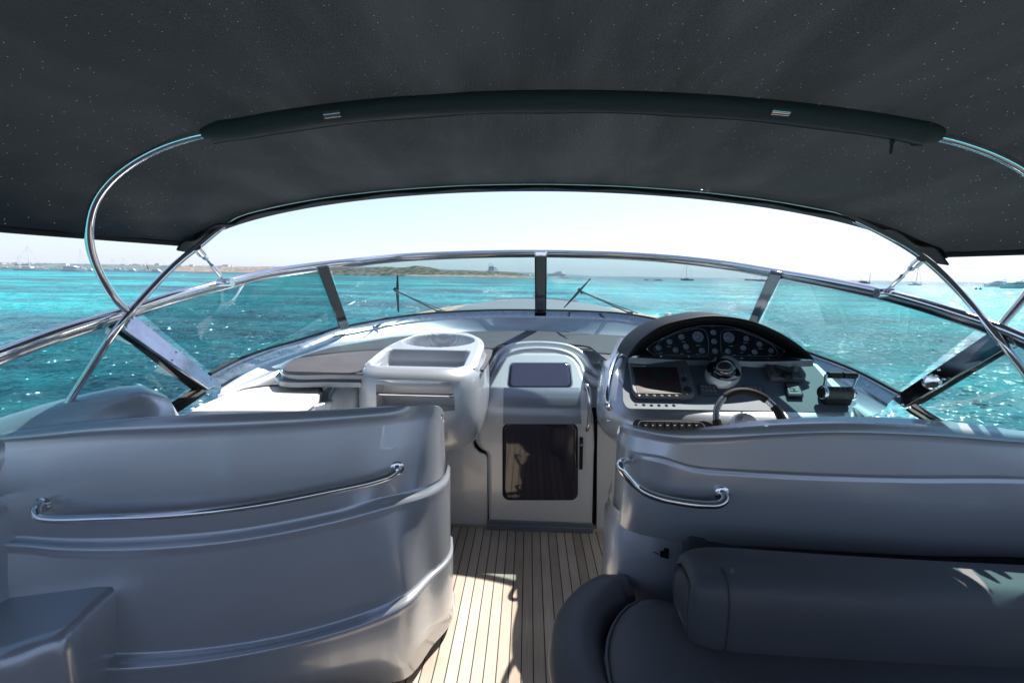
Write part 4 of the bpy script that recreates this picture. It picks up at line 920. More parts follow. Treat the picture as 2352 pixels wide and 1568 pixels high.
L3 = [(1562, 668), (1685, 672), (1735, 782), (1600, 780)]; a_, q_ = inset_panel('depth_display', L3, .02, GLOSSB, mat('grey_display_face', (.06, .065, .07), .45, spec=.2)); keys(a_, [(1590, 715), (1690, 720), (1712, 765), (1605, 762)], .02, 2, 1, bpy.data.materials['pale_key'], .3)
obj('display', prism([PP(*cb(x, y), SPT+SN*.023, SN) for x, y in ((1620, 688), (1668, 690), (1680, 716), (1630, 714))], SN, .001), SCREEN, a_)
# --- autopilot control head
L4 = [(1400, 490), (1680, 490), (1755, 600), (1745, 640), (1450, 635), (1428, 590)]
ap = obj('autopilot_display', prism(rnd(st(L4), .015, 4), SN, .024), mat('mid_grey_plastic', (.12, .122, .125), .45), hc, bevel=.005)
apn = SPT+SN*.025
obj('display', prism([PP(*cb(x, y), apn, SN) for x, y in ((1487, 490), (1610, 492), (1648, 558), (1515, 560))], SN, .002), mat('lcd_green_grey', (.05, .075, .075), .15, coat=.8), ap)
obj('dial', lathe(PP(*cb(1600, 590), apn, SN), SN, [(.026, 0), (.025, .012), (.02, .018), (.001, .02)], 20), BLACK, ap)
obj('button', join(*[lathe(PP(*cb(x, y), apn, SN), SN, [(.006, 0), (.001, .003)], 10) for x, y in ((1440, 505), (1450, 525), (1462, 548), (1468, 565), (1672, 505), (1690, 548), (1700, 565), (1545, 588), (1648, 590), (1712, 592))]), BLACK, ap)
obj('joystick', tube([PP(*cb(1668, 550), apn, SN), PP(*cb(1665, 540), apn, SN)+SN*.02], .011, 10), bpy.data.materials['mid_grey_plastic'], ap)
# --- throttle
tp = PP(*cb(2000, 800), SPT, SN); th = obj('throttle', box(tp+SN*.02, (.12, .06, .05), MS), BLACK, hc, bevel=.008)
ctr = PP(*cb(2030, 728), SPT+SN*.055, SN)
obj('drum', tube([ctr+Vector((-.058, 0, 0)), ctr+Vector((.058, 0, 0))], .028, 26), PLAST, th, bevel=.004)
for s in (-1, 1): obj('drum_ring', tube([ctr+Vector((s*.054, 0, 0)), ctr+Vector((s*.070, 0, 0))], .032, 26), CHROME, th, bevel=.004)
obj('drum_cap', tube([ctr+Vector((-.077, 0, 0)), ctr+Vector((-.066, 0, 0))], .025, 22), BLACK, th, bevel=.003)
obj('key', join(*[box(ctr+Vector((-.034+.023*k, -.020, .0215)), (.017, .011, .003), basis((0, -.8, .6), (1, 0, 0)).to_3x3()) for k in range(4)]), BLACK, th)
hd = Vector((.028, .025, .072))
for s in (-1, 1):
    obj('lever', tube([ctr+Vector((s*.062, 0, .012)), ctr+Vector((s*.066, 0, .0))+hd*.6, ctr+Vector((s*.070, 0, 0))+hd*1.05], [.014, .010, .013], 12, r2=[.008, .006, .008]), CHROME, th)
    obj('lever_grip', tube([ctr+hd*1.05+Vector((s*.003, 0, 0)), ctr+hd*1.05+Vector((s*.064, 0, 0))], .015, 18), BLACK, th, bevel=.003)
# --- hood and gauge panel
outl = [(215, 940), (250, 885), (320, 800), (480, 690), (700, 630), (900, 610), (1180, 650), (1400, 740), (1560, 840), (1655, 925), (1680, 960)]
GP0 = W(1642, 821, 2.42); GP1 = W(1642, 747, 2.50); GN = (GP1-GP0).cross(Vector((1, 0, 0))).normalized()
if GN.y > 0: GN = -GN
def gp(L, off=0): return [PP(*c3(x, y), GP0+GN*off, GN) for x, y in L]
pan = [(358, 870), (400, 838), (500, 782), (640, 722), (780, 694), (880, 688), (1000, 696), (1100, 718), (1220, 762), (1320, 812), (1400, 856), (1455, 888), (1430, 920), (1395, 950), (1150, 948), (900, 941), (650, 936), (432, 930), (400, 905)]
n_o = 60
front_o = spline([W(*c3(x, y), 2.25) for x, y in outl], n_o)
cen = W(1650, 800, 2.25)
def shrink(pts, k, dy, dz=0): return [Vector((cen.x+(p.x-cen.x)*k, p.y+dy, cen.z+(p.z-cen.z)*k+dz)) for p in pts]
inner_l = spline([W(*c3(x, y), 2.26) for x, y in [(262, 925), (300, 870), (370, 800), (520, 725), (700, 678), (900, 662), (1150, 695), (1340, 765), (1480, 845), (1580, 915), (1610, 945)]], n_o)
rec = spline([p+GN*.004 for p in gp([(330, 905), (345, 872), (420, 812), (560, 738), (720, 690), (890, 672), (1090, 698), (1300, 782), (1440, 862), (1490, 900), (1490, 935)])], n_o)
backr = shrink(front_o, .97, .36, -.02)
hood = [backr, shrink(front_o, 1.0, .22), shrink(front_o, 1.0, .03), front_o, shrink(front_o, .985, -.012), [a.lerp(b, .6)+Vector((0, -.012, 0)) for a, b in zip(shrink(front_o, .985, -.0), inner_l)], inner_l, [a.lerp(b, .5) for a, b in zip(inner_l, rec)], rec]
obj('hood', grid(hood), HOOD, hc, sharp=0)
bq = [W(*c3(x, y), d) for x, y, d in ((235, 930, 2.36), (1660, 955, 2.36))]
backpl = gp([(250, 945), (330, 840), (480, 740), (700, 660), (900, 640), (1150, 670), (1350, 760), (1500, 850), (1620, 940), (1640, 965), (900, 965)], -.004)
obj('hood_liner', prism(backpl, GN, .003, -.002), HOOD, hc)
sill_b = spline([W(*c3(x, y), d) for x, y, d in ((225, 938, 2.26), (600, 958, 2.33), (950, 966, 2.35), (1300, 972, 2.33), (1675, 962, 2.26))], 20)
sill_t = spline(gp([(330, 915), (600, 942), (950, 950), (1300, 956), (1490, 940)]), 20)
obj('hood_sill', grid([[p+Vector((0, 0, -.03)) for p in sill_b], sill_b, sill_t]), GELD, hc, sharp=60)
gpn = obj('gauge_panel', prism(gp(pan), GN, .006), mat('navy_gauge_panel', (.012, .018, .03), .25, coat=.6), hc, bevel=.001)
def line(L, off, r, closed=True): 
    P = gp(L, off); return tube(spline(P, 90, closed), r, 5, closed=closed)
def ring_line(L, off, r, k=.03):
    P = rnd(gp(L, off), k, 5); return tube(P+[P[0]], r, 5)
LINEM = mat('pale_blue_line', (.25, .33, .42), .4)
obj('panel_line', join(ring_line([(420, 870), (470, 810), (600, 745), (780, 708), (830, 730), (852, 800), (850, 905), (835, 928), (450, 915)], .0068, .0008), ring_line([(945, 760), (965, 720), (1080, 722), (1240, 785), (1350, 835), (1395, 895), (1380, 930), (965, 926), (950, 900)], .0068, .0008), ring_line(pan, .0065, .0008, .01)), LINEM, gpn)
FACEM = mat('pale_blue_gauge_dial', (.10, .15, .22), .35, coat=.8)
t = FACEM.node_tree; nn_ = t.nodes.new('ShaderNodeTexNoise'); nn_.inputs['Scale'].default_value = 60; cr3 = t.nodes.new('ShaderNodeValToRGB'); cr3.color_ramp.elements[0].color = (.05, .08, .13, 1); cr3.color_ramp.elements[1].color = (.22, .30, .40, 1)
tc = t.nodes.new('ShaderNodeTexCoord'); t.links.new(tc.outputs['Object'], nn_.inputs[0]); t.links.new(nn_.outputs[0], cr3.inputs[0]); t.links.new(cr3.outputs[0], t.nodes['Principled BSDF'].inputs['Base Color'])
unit = (gp([(900, 850)])[0]-gp([(1000, 850)])[0]).length/100
for i, (x, y, r) in enumerate([(458, 866, 28), (544, 818, 28), (592, 882, 28), (637, 780, 30), (673, 856, 28), (767, 778, 55), (798, 888, 30), (887, 745, 28), (893, 815, 28), (900, 890, 28), (1008, 783, 55), (1002, 893, 28), (1122, 866, 28), (1145, 793, 28), (1211, 898, 28), (1248, 836, 28), (1340, 888, 26)]):
    c_ = gp([(x, y)], .006)[0]; rr_ = r*unit*.93
    g = obj('gauge', lathe(c_, GN, [(rr_, 0), (rr_*.98, .004), (rr_*.9, .004), (rr_*.88, .0015), (.0005, .0015)], 28), GLOSSB, gpn)
    obj('dial', lathe(c_+GN*.0016, GN, [(rr_*.88, 0), (.0005, .0004)], 28), FACEM, g)
    MG = basis(GN); tk = []
    for k in range(11):
        a = R(225-27*k); p = c_+MG @ Vector((math.cos(a)*rr_*.72, math.sin(a)*rr_*.72, .0026)); tk.append(box(p, (rr_*.16, rr_*.04, .0004), MG @ Matrix.Rotation(a, 3, 'Z')))
    a = R(200 if i % 3 else 170); tk.append(box(c_+MG @ Vector((math.cos(a)*rr_*.3, math.sin(a)*rr_*.3, .003)), (rr_*.7, rr_*.06, .0004), MG @ Matrix.Rotation(a, 3, 'Z')))
    obj('needle', join(*tk), WHITEP, g, smooth=False)
for x, y in ((474, 904), (540, 854), (640, 910), (655, 817), (695, 892), (770, 846), (765, 914), (1030, 850), (1050, 920), (1112, 902), (1140, 826), (1172, 922), (1258, 870), (1335, 922)):
    obj('gauge_marking', box(gp([(x, y)], .0065)[0], (.02, .003, .0006), basis(GN)), LINEM, gpn, smooth=False)
obj('screw', join(*[lathe(gp([(x, y)], .006)[0], GN, [(.004, 0), (.0005, .002)], 8) for x, y in ((370, 872), (490, 787), (683, 712), (880, 693), (1088, 720), (1303, 803), (1445, 888), (1320, 946), (1113, 942), (905, 936), (698, 930), (480, 925))]), CHROME, gpn)
# --- switch bank on the aft face
sbn = Vector((0, -1, .12)).normalized(); SB0 = Vector((.7, 1.93, .93))
def sb(L, off=0): return [PP(*cb(x, y), SB0+sbn*off, sbn) for x, y in L]
bank = obj('switch_bank', prism(rnd(sb([(275, 1000), (300, 950), (900, 962), (985, 1010), (985, 1090), (400, 1110), (300, 1080)]), .02, 5), sbn, .012), HOOD, hc, bevel=.002)
sw = []
for k in range(8):
    P = sb([(365+k*62, 985), (415+k*62, 987), (415+k*62, 1040), (368+k*62, 1040)], .0125); sw.append(prism(P, sbn, .008))
obj('rocker_switch', join(*sw), mat('matt_black_switch', (.012, .013, .015), .6, spec=.12), bank, bevel=.002)
obj('switch_symbol', join(*[box(sb([(392+k*62, 1005)], .0212)[0], (.008, .001, .002)) for k in range(8)]), WHITEP, bank, smooth=False)
obj('bank_line', tube((lambda P: P+[P[0]])(rnd(sb([(325, 1010), (340, 968), (860, 976), (900, 1010), (880, 1090), (350, 1090)], .0128), .02, 5)), .0012, 5), LINEM, bank)
# --- steering wheel
wc = W(1722, 968, 1.88); wn_ = Vector((0, -.80, .62)).normalized(); Mw = basis(wn_); RW = .137
def wp(a, r=RW, h=0): return wc+Mw @ Vector((r*math.cos(a), r*math.sin(a), h))
whl = obj('steering_wheel', tube([wp(2*math.pi*k/72) for k in range(72)], .014, 12, closed=True), mat('satin_silver_rim', (.33, .35, .38), .25, .9), hc)
for a0, a1 in ((47, 128), (5, 32), (180, 215), (240, 300)):
    obj('wheel_grip', tube([wp(R(a0+(a1-a0)*k/24)) for k in range(25)], .018, 14), mat('black_stitched_leather', (.010, .010, .011), .6, spec=.12, bump=(300, .5, .001)), whl)
obj('wheel_spoke', join(*[tube([wp(R(a), .03, -.03), wp(R(a), .08, -.025), wp(R(a), RW-.008, 0)], [.012, .010, .008], 10, r2=[.006, .005, .005]) for a in (205, 335, 270)]), bpy.data.materials['satin_silver_rim'], whl)
obj('wheel_hub', join(lathe(wc-wn_*.05, wn_, [(.062, -.06), (.06, .0), (.05, .02), (.036, .028), (.03, .045), (.001, .05)], 32)), GEL, whl)
# --- grab rails on the console's port flank
gr = [W(*cb(195, 425), 2.42), W(*cb(175, 410), 2.38), W(*cb(140, 425), 2.30), W(*cb(105, 500), 2.2), W(*cb(72, 640), 2.08), W(*cb(62, 740), 2.02), W(*cb(68, 830), 2.0), W(*cb(85, 862), 2.02)]
obj('grab_rail', tube(spline(gr, 50), .0125, 12), CHROME, hc)
obj('screw', join(*[lathe(W(*cb(x, y), d), Vector((-.5, -1, .1)), [(.007, 0), (.001, .004)], 8) for x, y, d in ((22, 815, 2.24), (70, 962, 2.06), (238, 360, 2.5))]), CHROME, hc)

# ================================================================== SIDE COAMINGS
def coaming(name, label, s, path, nose=.2):
    t_ = thing(name, label, 'coaming', path[0]); P = spline(path, 70); L = [0]
    for a, b in zip(P, P[1:]): L.append(L[-1]+(b-a).length)
    pr_ = [(.16, -.75), (.165, -.10), (.15, -.035), (.11, -.005), (.05, .012), (-.02, .010), (-.07, -.005), (-.10, -.04), (-.11, -.10), (-.115, -.75)]; rows = []
    for i, p in enumerate(P):
        a = P[max(i-1, 0)]; b = P[min(i+1, len(P)-1)]; t = (b-a); t.z = 0; t.normalize(); o_ = Vector((t.y, -t.x, 0))*(-s)
        r = max(0, 1-(L[-1]-L[i])/nose); k = math.sqrt(max(0, 1-r*r))
        rows.append([p+o_*x*(k*.9+.1)+Vector((0, 0, y if y < -.5 else y-(1-k)*.22)) for x, y in pr_])
    V, F = grid(rows); n_ = len(pr_); F.append(tuple(len(V)-1-k for k in range(n_)))
    obj('moulding', (V, F), GEL, t_, sharp=0)
    return t_
coaming('side_coaming', 'rounded white sunlit coaming on the port side where the canopy tube lands', 1, [(-2.04, -3.2, .98), (-2.02, .6, .98), (-2.06, 1.10, .96), (-2.0, 1.36, 1.0), (-1.86, 1.54, 1.065), (-1.70, 1.62, 1.105), (-1.58, 1.70, 1.115), (-1.52, 1.80, 1.105)])
coaming('side_coaming', 'silver coaming on the starboard side behind the helm seat', -1, [(2.04, -3.2, .98), (2.02, .6, .98), (1.95, 1.2, .98), (1.78, 1.6, .99), (1.64, 1.85, .98), (1.60, 1.93, .85)])
# port lounge cushion
lc = thing('lounge_cushion', 'white lounge cushion with dark piped edge behind the port seat', 'cushion', (-1.35, 2.1, .95))
co = [PZ(x, y, 1.02) for x, y in ((400, 965), (455, 933), (512, 908), (565, 893), (615, 887), (700, 884), (728, 886), (737, 893), (735, 905), (700, 930), (665, 965))]
obj('pad', prism(rnd(co, .02, 3), (0, 0, 1), .035, -.035), LEATHW, lc, bevel=.014)
obj('piping', tube(spline([p+Vector((0, 0, -.002)) for p in co[2:9]], 50), .009, 8), mat('charcoal_vinyl_edge', (.05, .055, .065), .5), lc)
obj('base', prism([p+Vector((0, 0, -.045)) for p in grow(co, .96)], (0, 0, 1), .06, -.06), WHITE, lc, bevel=.01)

# ================================================================== SEATS
def shell(rows_spec, tails_r, tails_l, n=90):
    rows = []
    for z, L, conv in rows_spec:
        pts = [PZ(*conv(x, y), z) for x, y in L]; rows.append((z, pts))
    return rows
ps = thing('port_seat', 'large silver moulded seat back with a long steel handrail on the left', 'seat', (-1.1, 1.6, 0))
def Lrow(z, L, tail):
    zz = z if isinstance(z, (list, tuple)) else [z]*len(L)
    P_ = [PZ(*cc(x, y), q) for (x, y), q in zip(L, zz)]
    return [P_[0]+Vector((-.6, -.02, 0))]+P_+[Vector((x, y, zz[-1])) for x, y in tail]
crest = [(0, 222), (500, 165), (1000, 137), (1600, 114), (1900, 97)]
lipl = [(0, 250), (500, 212), (1000, 195), (1500, 170), (1900, 138)]
led1 = [(0, 765), (350, 775), (700, 768), (1200, 728), (1700, 630), (1980, 555)]
led1b = [(0, 790), (350, 815), (700, 815), (1200, 772), (1700, 678), (2000, 595)]
led2 = [(0, 1300), (440, 1352), (900, 1342), (1400, 1275), (1850, 1150), (2060, 1055)]
led2b = [(0, 1350), (440, 1420), (900, 1400), (1400, 1318), (1850, 1195), (2060, 1100)]
base_ = [(0, 1960), (440, 2030), (900, 2010), (1400, 1880), (1850, 1680), (2060, 1560)]
tail_t = [(-.53, 1.755), (-.485, 1.80), (-.475, 1.87), (-.50, 2.02)]
tail_1 = [(-.50, 1.70), (-.455, 1.765), (-.437, 1.84), (-.45, 1.96)]
tail_1b = [(-.485, 1.69), (-.440, 1.765), (-.424, 1.84), (-.44, 1.96)]
tail_2 = [(-.48, 1.69), (-.438, 1.765), (-.422, 1.84), (-.44, 1.96)]
tail_2b = [(-.465, 1.68), (-.424, 1.765), (-.41, 1.84), (-.43, 1.96)]
def d0(px): return 1.395+2.75e-4*px+7.2e-8*px*(px-450)      # one smooth plan curve for the whole shell
def LR(off, L, tail, drop=(0, 0, 0, 0)):
    P_ = []
    for x, y in L:
        px, py = cc(x, y); P_.append(W(px, py, d0(px)+off))
    return [P_[0]+Vector((-.6, -.11, 0))]+P_+[Vector((x, y, P_[-1].z-q)) for (x, y), q in zip(tail, drop)]
def sh(L, k): return [(x, y+k) for x, y in L]
tl_t = [(-.545, 1.715), (-.478, 1.77), (-.455, 1.84), (-.462, 1.93)]; dt = (0, .012, .045, .11)
def Lmid(a, b, k, out=0): return [p.lerp(q, k)+Vector((0, -out, 0)) for p, q in zip(a, b)]
def low_(r, z, k): return [Vector((p.x, p.y+k, z)) for p in r]
cr_l = LR(.032, crest, tl_t, dt); fl_l = LR(.006, sh(lipl, 34), tl_t, (0, .008, .03, .08))
l1_l = LR(-.045, led1, tail_1); l1e = LR(-.068, led1b, tail_1b); l1b_l = [p+Vector((0, -.001, -.022)) for p in l1e]
l2_l = LR(-.13, led2, tail_2); l2e = LR(-.165, led2b, tail_2b); l2b_l = [p+Vector((0, -.001, -.022)) for p in l2e]; bs_l = low_(l2e, .05, .0)
rowsL = [cr_l, cr_l, cr_l, LR(.026, sh(crest, 5), tl_t, dt), LR(.0, lipl, tl_t, dt), LR(.006, sh(lipl, 18), tl_t, dt), fl_l,
         Lmid(fl_l, l1_l, .06, .0), Lmid(fl_l, l1_l, .3, .004), Lmid(fl_l, l1_l, .65, .005), Lmid(fl_l, l1_l, .965, .002), l1_l, Lmid(l1_l, l1e, .55), l1e, [p+Vector((0, -.003, -.009)) for p in l1e], l1b_l,
         Lmid(l1b_l, l2_l, .05, .0), Lmid(l1b_l, l2_l, .3, .004), Lmid(l1b_l, l2_l, .65, .005), Lmid(l1b_l, l2_l, .965, .002), l2_l, Lmid(l2_l, l2e, .55), l2e, [p+Vector((0, -.003, -.009)) for p in l2e], l2b_l,
         Lmid(l2b_l, bs_l, .06, .0), Lmid(l2b_l, bs_l, .5, .008), bs_l, low_(bs_l, .04, .05)]
def rim_in(r, k, dz): return [Vector((p.x-(.04*k if p.x > -.6 else 0), p.y+.10*k, p.z+dz)) for p in r]
rowsL[0] = rim_in(cr_l, .4, -.10); rowsL[1] = rim_in(cr_l, .12, -.02)
rL = [spline(r, 110) for r in rowsL]
obj('shell', grid(rL), GEL, ps, sharp=0)
# inner face of the backrest so the shell is a real body
obj('backrest_cushion', grid([[p+Vector((-.01, .02, -.02)) for p in rL[0]], [p+Vector((-.04, .05, -.04)) for p in rL[0]], [p+Vector((-.05, .14, -.14)) for p in rL[0]], [Vector((p.x-.05, p.y+.18, .5)) for p in rL[0]], [Vector((p.x-.05, p.y+.5, .48)) for p in rL[0]], [Vector((p.x-.05, p.y+.5, .05)) for p in rL[0]]]), LEATHW, ps, sharp=0)
hl = [(205, 600), (215, 585), (185, 600), (172, 640), (200, 668), (300, 678), (500, 676), (900, 660), (1300, 610), (1700, 530), (1900, 485), (1985, 460), (2020, 425), (2018, 400), (2030, 405)]
hz = .90
def hr(x, y, k): 
    # follow the shell's lean, standing off it by about 55 mm
    p = W(*cc(x, y), k); return p
from mathutils.bvhtree import BVHTree
def hugger(rows_):
    V_, F_ = grid(rows_); return BVHTree.FromPolygons([tuple(v) for v in V_], [tuple(f) for f in F_])
def hug(tree, px, py, k):
    r = ray(px, py); h = tree.ray_cast(CAM, r)[0]
    return h-r*k
bvL = hugger(rL)
hlp = [hug(bvL, *cc(x, y), k) for x, y, k in ((212, 594, 0), (196, 596, .045), (180, 625, .075), (192, 655, .085), (260, 668, .085), (500, 664, .08), (900, 645, .075), (1300, 598, .07), (1700, 522, .07), (1900, 478, .07), (1975, 452, .065), (2012, 425, .045), (2020, 408, 0))]
_old = [W(*cc(215, 592), 1.405), W(*cc(196, 592), 1.36), W(*cc(176, 622), 1.325), W(*cc(190, 655), 1.31), W(*cc(260, 668), 1.31), W(*cc(500, 664), 1.32), W(*cc(900, 645), 1.37), W(*cc(1300, 598), 1.45), W(*cc(1700, 522), 1.56), W(*cc(1900, 478), 1.62), W(*cc(1975, 452), 1.645), W(*cc(2010, 425), 1.67), W(*cc(2018, 412), 1.76)]
hrail = obj('handrail', tube(spline(hlp, 90), .0135, 14), CHROME, ps)
for p_, n_ in ((hlp[0], (-.1, -1, .1)), (hlp[-1], (.35, -1, .1))): obj('rail_flange', lathe(p_, n_, [(.027, -.01), (.026, .003), (.02, .006)], 22), CHROME, hrail)
# low locker moulding in the port corner
lk = thing('corner_locker', 'low dark silver locker moulding in the lower left corner', 'locker', (-1.5, 1.1, 0))
lo = [PZ(*cc(x, y), .50) for x, y in ((-300, 1400), (0, 1345), (180, 1280), (320, 1235), (385, 1185), (440, 1125))]
lo = [Vector((-2.2, 1.0, .5))]+lo+[Vector((-1.52, 1.50, .5))]
s_ = spline(lo, 60); cen_l = Vector((-1.9, 1.6, .5))
obj('moulding', grid([[Vector((p.x*.2+cen_l.x*.8, p.y*.2+cen_l.y*.8, .50)) for p in s_], [p+(cen_l-p)*.12+Vector((0, 0, .005)) for p in s_], [p+(cen_l-p)*.04+Vector((0, 0, .002)) for p in s_], s_, [p+Vector((.012, -.012, -.02)) for p in s_], [p+Vector((.018, -.018, -.06)) for p in s_], [Vector((p.x+.02, p.y-.02, .02)) for p in s_]]), GEL, lk, sharp=0)

# starboard helm seat
ss = thing('pilot_bench', 'silver moulded back of the helm seat with a short curved handrail on the right', 'seat', (1.0, 1.6, 0))
def Rrow(z, L, head):
    return [Vector((x, y, z)) for x, y in head]+[PZ(*cd(x, y), z) for x, y in L]+[Vector((2.2, 1.40, z))]
h_t = [(.315, 1.88), (.276, 1.77), (.268, 1.67), (.298, 1.605)]
h_m = [(.305, 1.90), (.268, 1.77), (.260, 1.66), (.288, 1.595)]
h_b = [(.300, 1.90), (.265, 1.77), (.257, 1.66), (.286, 1.595)]
crR = [(620, 145), (850, 125), (1100, 97), (1500, 80), (1900, 95), (2200, 128), (2352, 148)]
lpR = [(640, 178), (850, 180), (1150, 162), (1450, 152), (1900, 166), (2352, 200)]
g1 = [(600, 285), (750, 330), (1000, 352), (1400, 372), (1800, 382), (2352, 386)]
g1z = 0
ztop = [1.06]
def zvar(L, zs_):  # like PZ but a height per point
    return [PZ(*cd(x, y), z) for (x, y), z in zip(L, zs_)]
def Rrow2(zs_, L, head, zh):
    dr = (.15, .055, .014, 0) if head is h_t else (0, 0, 0, 0)
    return [Vector((x, y, zh-q)) for (x, y), q in zip(head, dr)]+zvar(L, zs_)+[Vector((2.2, 1.40, zs_[-1]))]
zc_ = [1.055, 1.065, 1.085, 1.10, 1.10, 1.09, 1.08]
def d0R(px): return 1.548-.058*(px-1538)/814
def RR(offs_, L, head, drop=(0, 0, 0, 0)):
    P_ = []
    for k, (x, y) in enumerate(L):
        px, py = cd(x, y); P_.append(W(px, py, d0R(px)+(offs_[k] if isinstance(offs_, list) else offs_)))
    return [Vector((x, y, P_[0].z-q)) for (x, y), q in zip(head, drop)]+P_+[P_[-1]+Vector((.7, -.06, 0))]
dR = (.15, .055, .014, 0)
def shR(L, k): return [(x, y+k) for x, y in L]
rC = RR([.012, .028, .055, .075, .07, .06, .05], crR, h_t, dR)
def rim_inR(r, k, dz): return [Vector((p.x+(.04*k if p.x < .45 else 0), p.y+.10*k, p.z+dz)) for p in r]
bt_ = [(600, 655), (750, 672), (1000, 690), (1500, 720), (1900, 740), (2352, 748)]
rowsR = [rim_inR(rC, .4, -.10), rim_inR(rC, .12, -.02), rC, RR(.0, lpR, h_t, dR), RR(.006, shR(lpR, 12), h_t, dR), RR(.008, shR(lpR, 26), h_t, (.12, .04, .01, 0)),
         RR(.0, shR(g1, -12), h_m), RR(.0, shR(g1, -4), h_m), RR(.0, shR(g1, 4), h_m), RR(.0, shR(g1, 12), h_m),
         None, RR(.008, bt_, h_b), RR(.012, shR(bt_, 12), [(x+.004, y+.01) for x, y in h_b])]
# sink the style line into the face
for k in (7, 8):
    rowsR[k] = [p+Vector((.003, .006, 0)) if p.y < 1.62 and p.x > .33 else p for p in rowsR[k]]
rR = [spline(r, 110) if r else None for r in rowsR]
rR[10] = [p.lerp(q, .5)+Vector((0, -.001, 0)) for p, q in zip(rR[9], rR[11])]
def L2(a, b, k): return [p.lerp(q, k) for p, q in zip(a, b)]
rS = rR[:4]+[L2(rR[3], rR[4], .5)]+rR[4:6]+[L2(rR[5], rR[6], .08), L2(rR[5], rR[6], .5), L2(rR[5], rR[6], .92)]+rR[6:10]+[L2(rR[9], rR[10], .06), L2(rR[9], rR[10], .5)]+rR[10:]
obj('shell', grid(rS), GEL, ss, sharp=0)
under = [rR[-1], [p+Vector((.01, .06, 0)) for p in rR[-1]], [Vector((p.x+.01, p.y+.07, .3)) for p in rR[-1]], [Vector((p.x+.01, p.y+.07, .0)) for p in rR[-1]]]
obj('recess', grid(under), GELD, ss, sharp=40)
# lower pedestal that carries the shell at its inboard end
pb = [plan([(.29, 1.93), (.250, 1.80), (.245, 1.68), (.29, 1.60), (.40, 1.575), (.55, 1.60), (.60, 1.7)], z) for z in (.70, .64)]+[plan([(.28, 1.94), (.238, 1.80), (.235, 1.67), (.28, 1.595), (.40, 1.565), (.55, 1.59), (.62, 1.7)], z) for z in (.62, .4, .15, .0)]
obj('pedestal', loft(pb, 50), GEL, ss, sharp=0)
obj('seat_front', grid([[p+Vector((0, .02, -.02)) for p in rR[0]], [p+Vector((.05, .1, 0)) for p in rR[0]], [Vector((p.x+.05, p.y+.14, .5)) for p in rR[0]], [Vector((p.x+.05, p.y+.2, .1)) for p in rR[0]]]), LEATHW, ss, sharp=0)
obj('style_line', tube(spline([W(*cd(420, 500), 1.70), W(*cd(440, 570), 1.645), W(*cd(480, 655), 1.60), W(*cd(535, 715), 1.575), W(*cd(590, 745), 1.565)], 24), [.001]+[.004]*22+[.001], 8), CHROME, ss)
obj('catch', prism([W(*cd(x, y), 1.563) for x, y in ((592, 728), (612, 724), (612, 712), (633, 716), (632, 762), (592, 752))], (0, -1, 0), .006), BLACK, ss)
bvR = hugger(rR)
hrp = [W(*cd(452, 300), 1.66), W(*cd(440, 292), 1.60), W(*cd(412, 296), 1.55), W(*cd(400, 318), 1.51)]+[hug(bvR, *cd(x, y), k) for x, y, k in ((480, 418, .08), (560, 462, .07), (700, 494, .065), (820, 506, .065), (880, 502, .06), (908, 480, .045), (902, 455, .02), (892, 450, 0))]
_old = [W(*cd(455, 300), 1.66), W(*cd(440, 292), 1.60), W(*cd(412, 296), 1.55), W(*cd(400, 318), 1.51), W(*cd(430, 365), 1.465), W(*cd(480, 418), 1.43), W(*cd(560, 462), 1.42), W(*cd(700, 494), 1.425), W(*cd(820, 506), 1.43), W(*cd(880, 502), 1.435), W(*cd(908, 480), 1.45), W(*cd(902, 455), 1.50), W(*cd(888, 448), 1.56)]
hr2 = obj('handrail', tube(spline(hrp, 80), .0135, 14), CHROME, ss)
for p_, n_ in ((hrp[-1], (0, -1, .1)), (W(*cd(452, 300), 1.665), (-.7, -.7, .1))): obj('rail_flange', lathe(p_, n_, [(.027, -.006), (.026, .003), (.02, .006)], 22), CHROME, hr2)

# ================================================================== SOFA (in front of camera, starboard)
so = thing('cockpit_sofa', 'dark grey upholstered sofa with rounded end and thick bolster, lower right', 'sofa', (.8, 1.1, 0))
sz = .47
roll = [Vector((.45, 1.66, sz-.05)), PZ(*cd(455, 905), sz-.03), PZ(*cd(390, 925), sz-.045), PZ(*cd(290, 980), sz-.05), PZ(*cd(205, 1090), sz-.05), PZ(*cd(185, 1230), sz-.05), PZ(*cd(215, 1390), sz-.05), PZ(*cd(300, 1600), sz-.05), PZ(*cd(450, 1900), sz-.05)]
rs = spline(roll[1:], 60)
roll_o = obj('seat_roll', tube(rs, [.066*min(1, .55+.45*k/6) for k in range(60)], 20, r2=[.085*min(1, .6+.4*k/6) for k in range(60)]), LEATH, so, sharp=0)
obj('stitching', join(*[tube([p+Vector((-.062+dx, -.0, .036)) for p in rs[8:]], .0016, 5) for dx in (0, .008)]), mat('dark_thread', (.05, .055, .065), .7), roll_o)
pad_o = [PZ(*cd(x, y), sz) for x, y in ((490, 978), (410, 1030), (352, 1130), (335, 1230), (352, 1370), (420, 1600), (600, 1900))]+[Vector((.5, .7, sz)), Vector((2.0, .75, sz)), Vector((2.0, 1.5, sz)), Vector((.62, 1.52, sz)), PZ(*cd(640, 1030), sz)]
po = spline(pad_o, 90, closed=True); pcn = sum(po, Vector())/len(po)
obj('seat_pad', join(grid([[p+Vector((0, 0, -.12)) for p in po], po, [p.lerp(pcn, .02)+Vector((0, 0, .018)) for p in po], [p.lerp(pcn, .06)+Vector((0, 0, .032)) for p in po], [p.lerp(pcn, .25)+Vector((0, 0, .045)) for p in po], [p.lerp(pcn, .7)+Vector((0, 0, .05)) for p in po]], closed_u=True), ([p.lerp(pcn, .7)+Vector((0, 0, .05)) for p in po], [tuple(range(90))])), LEATH, so, sharp=0)
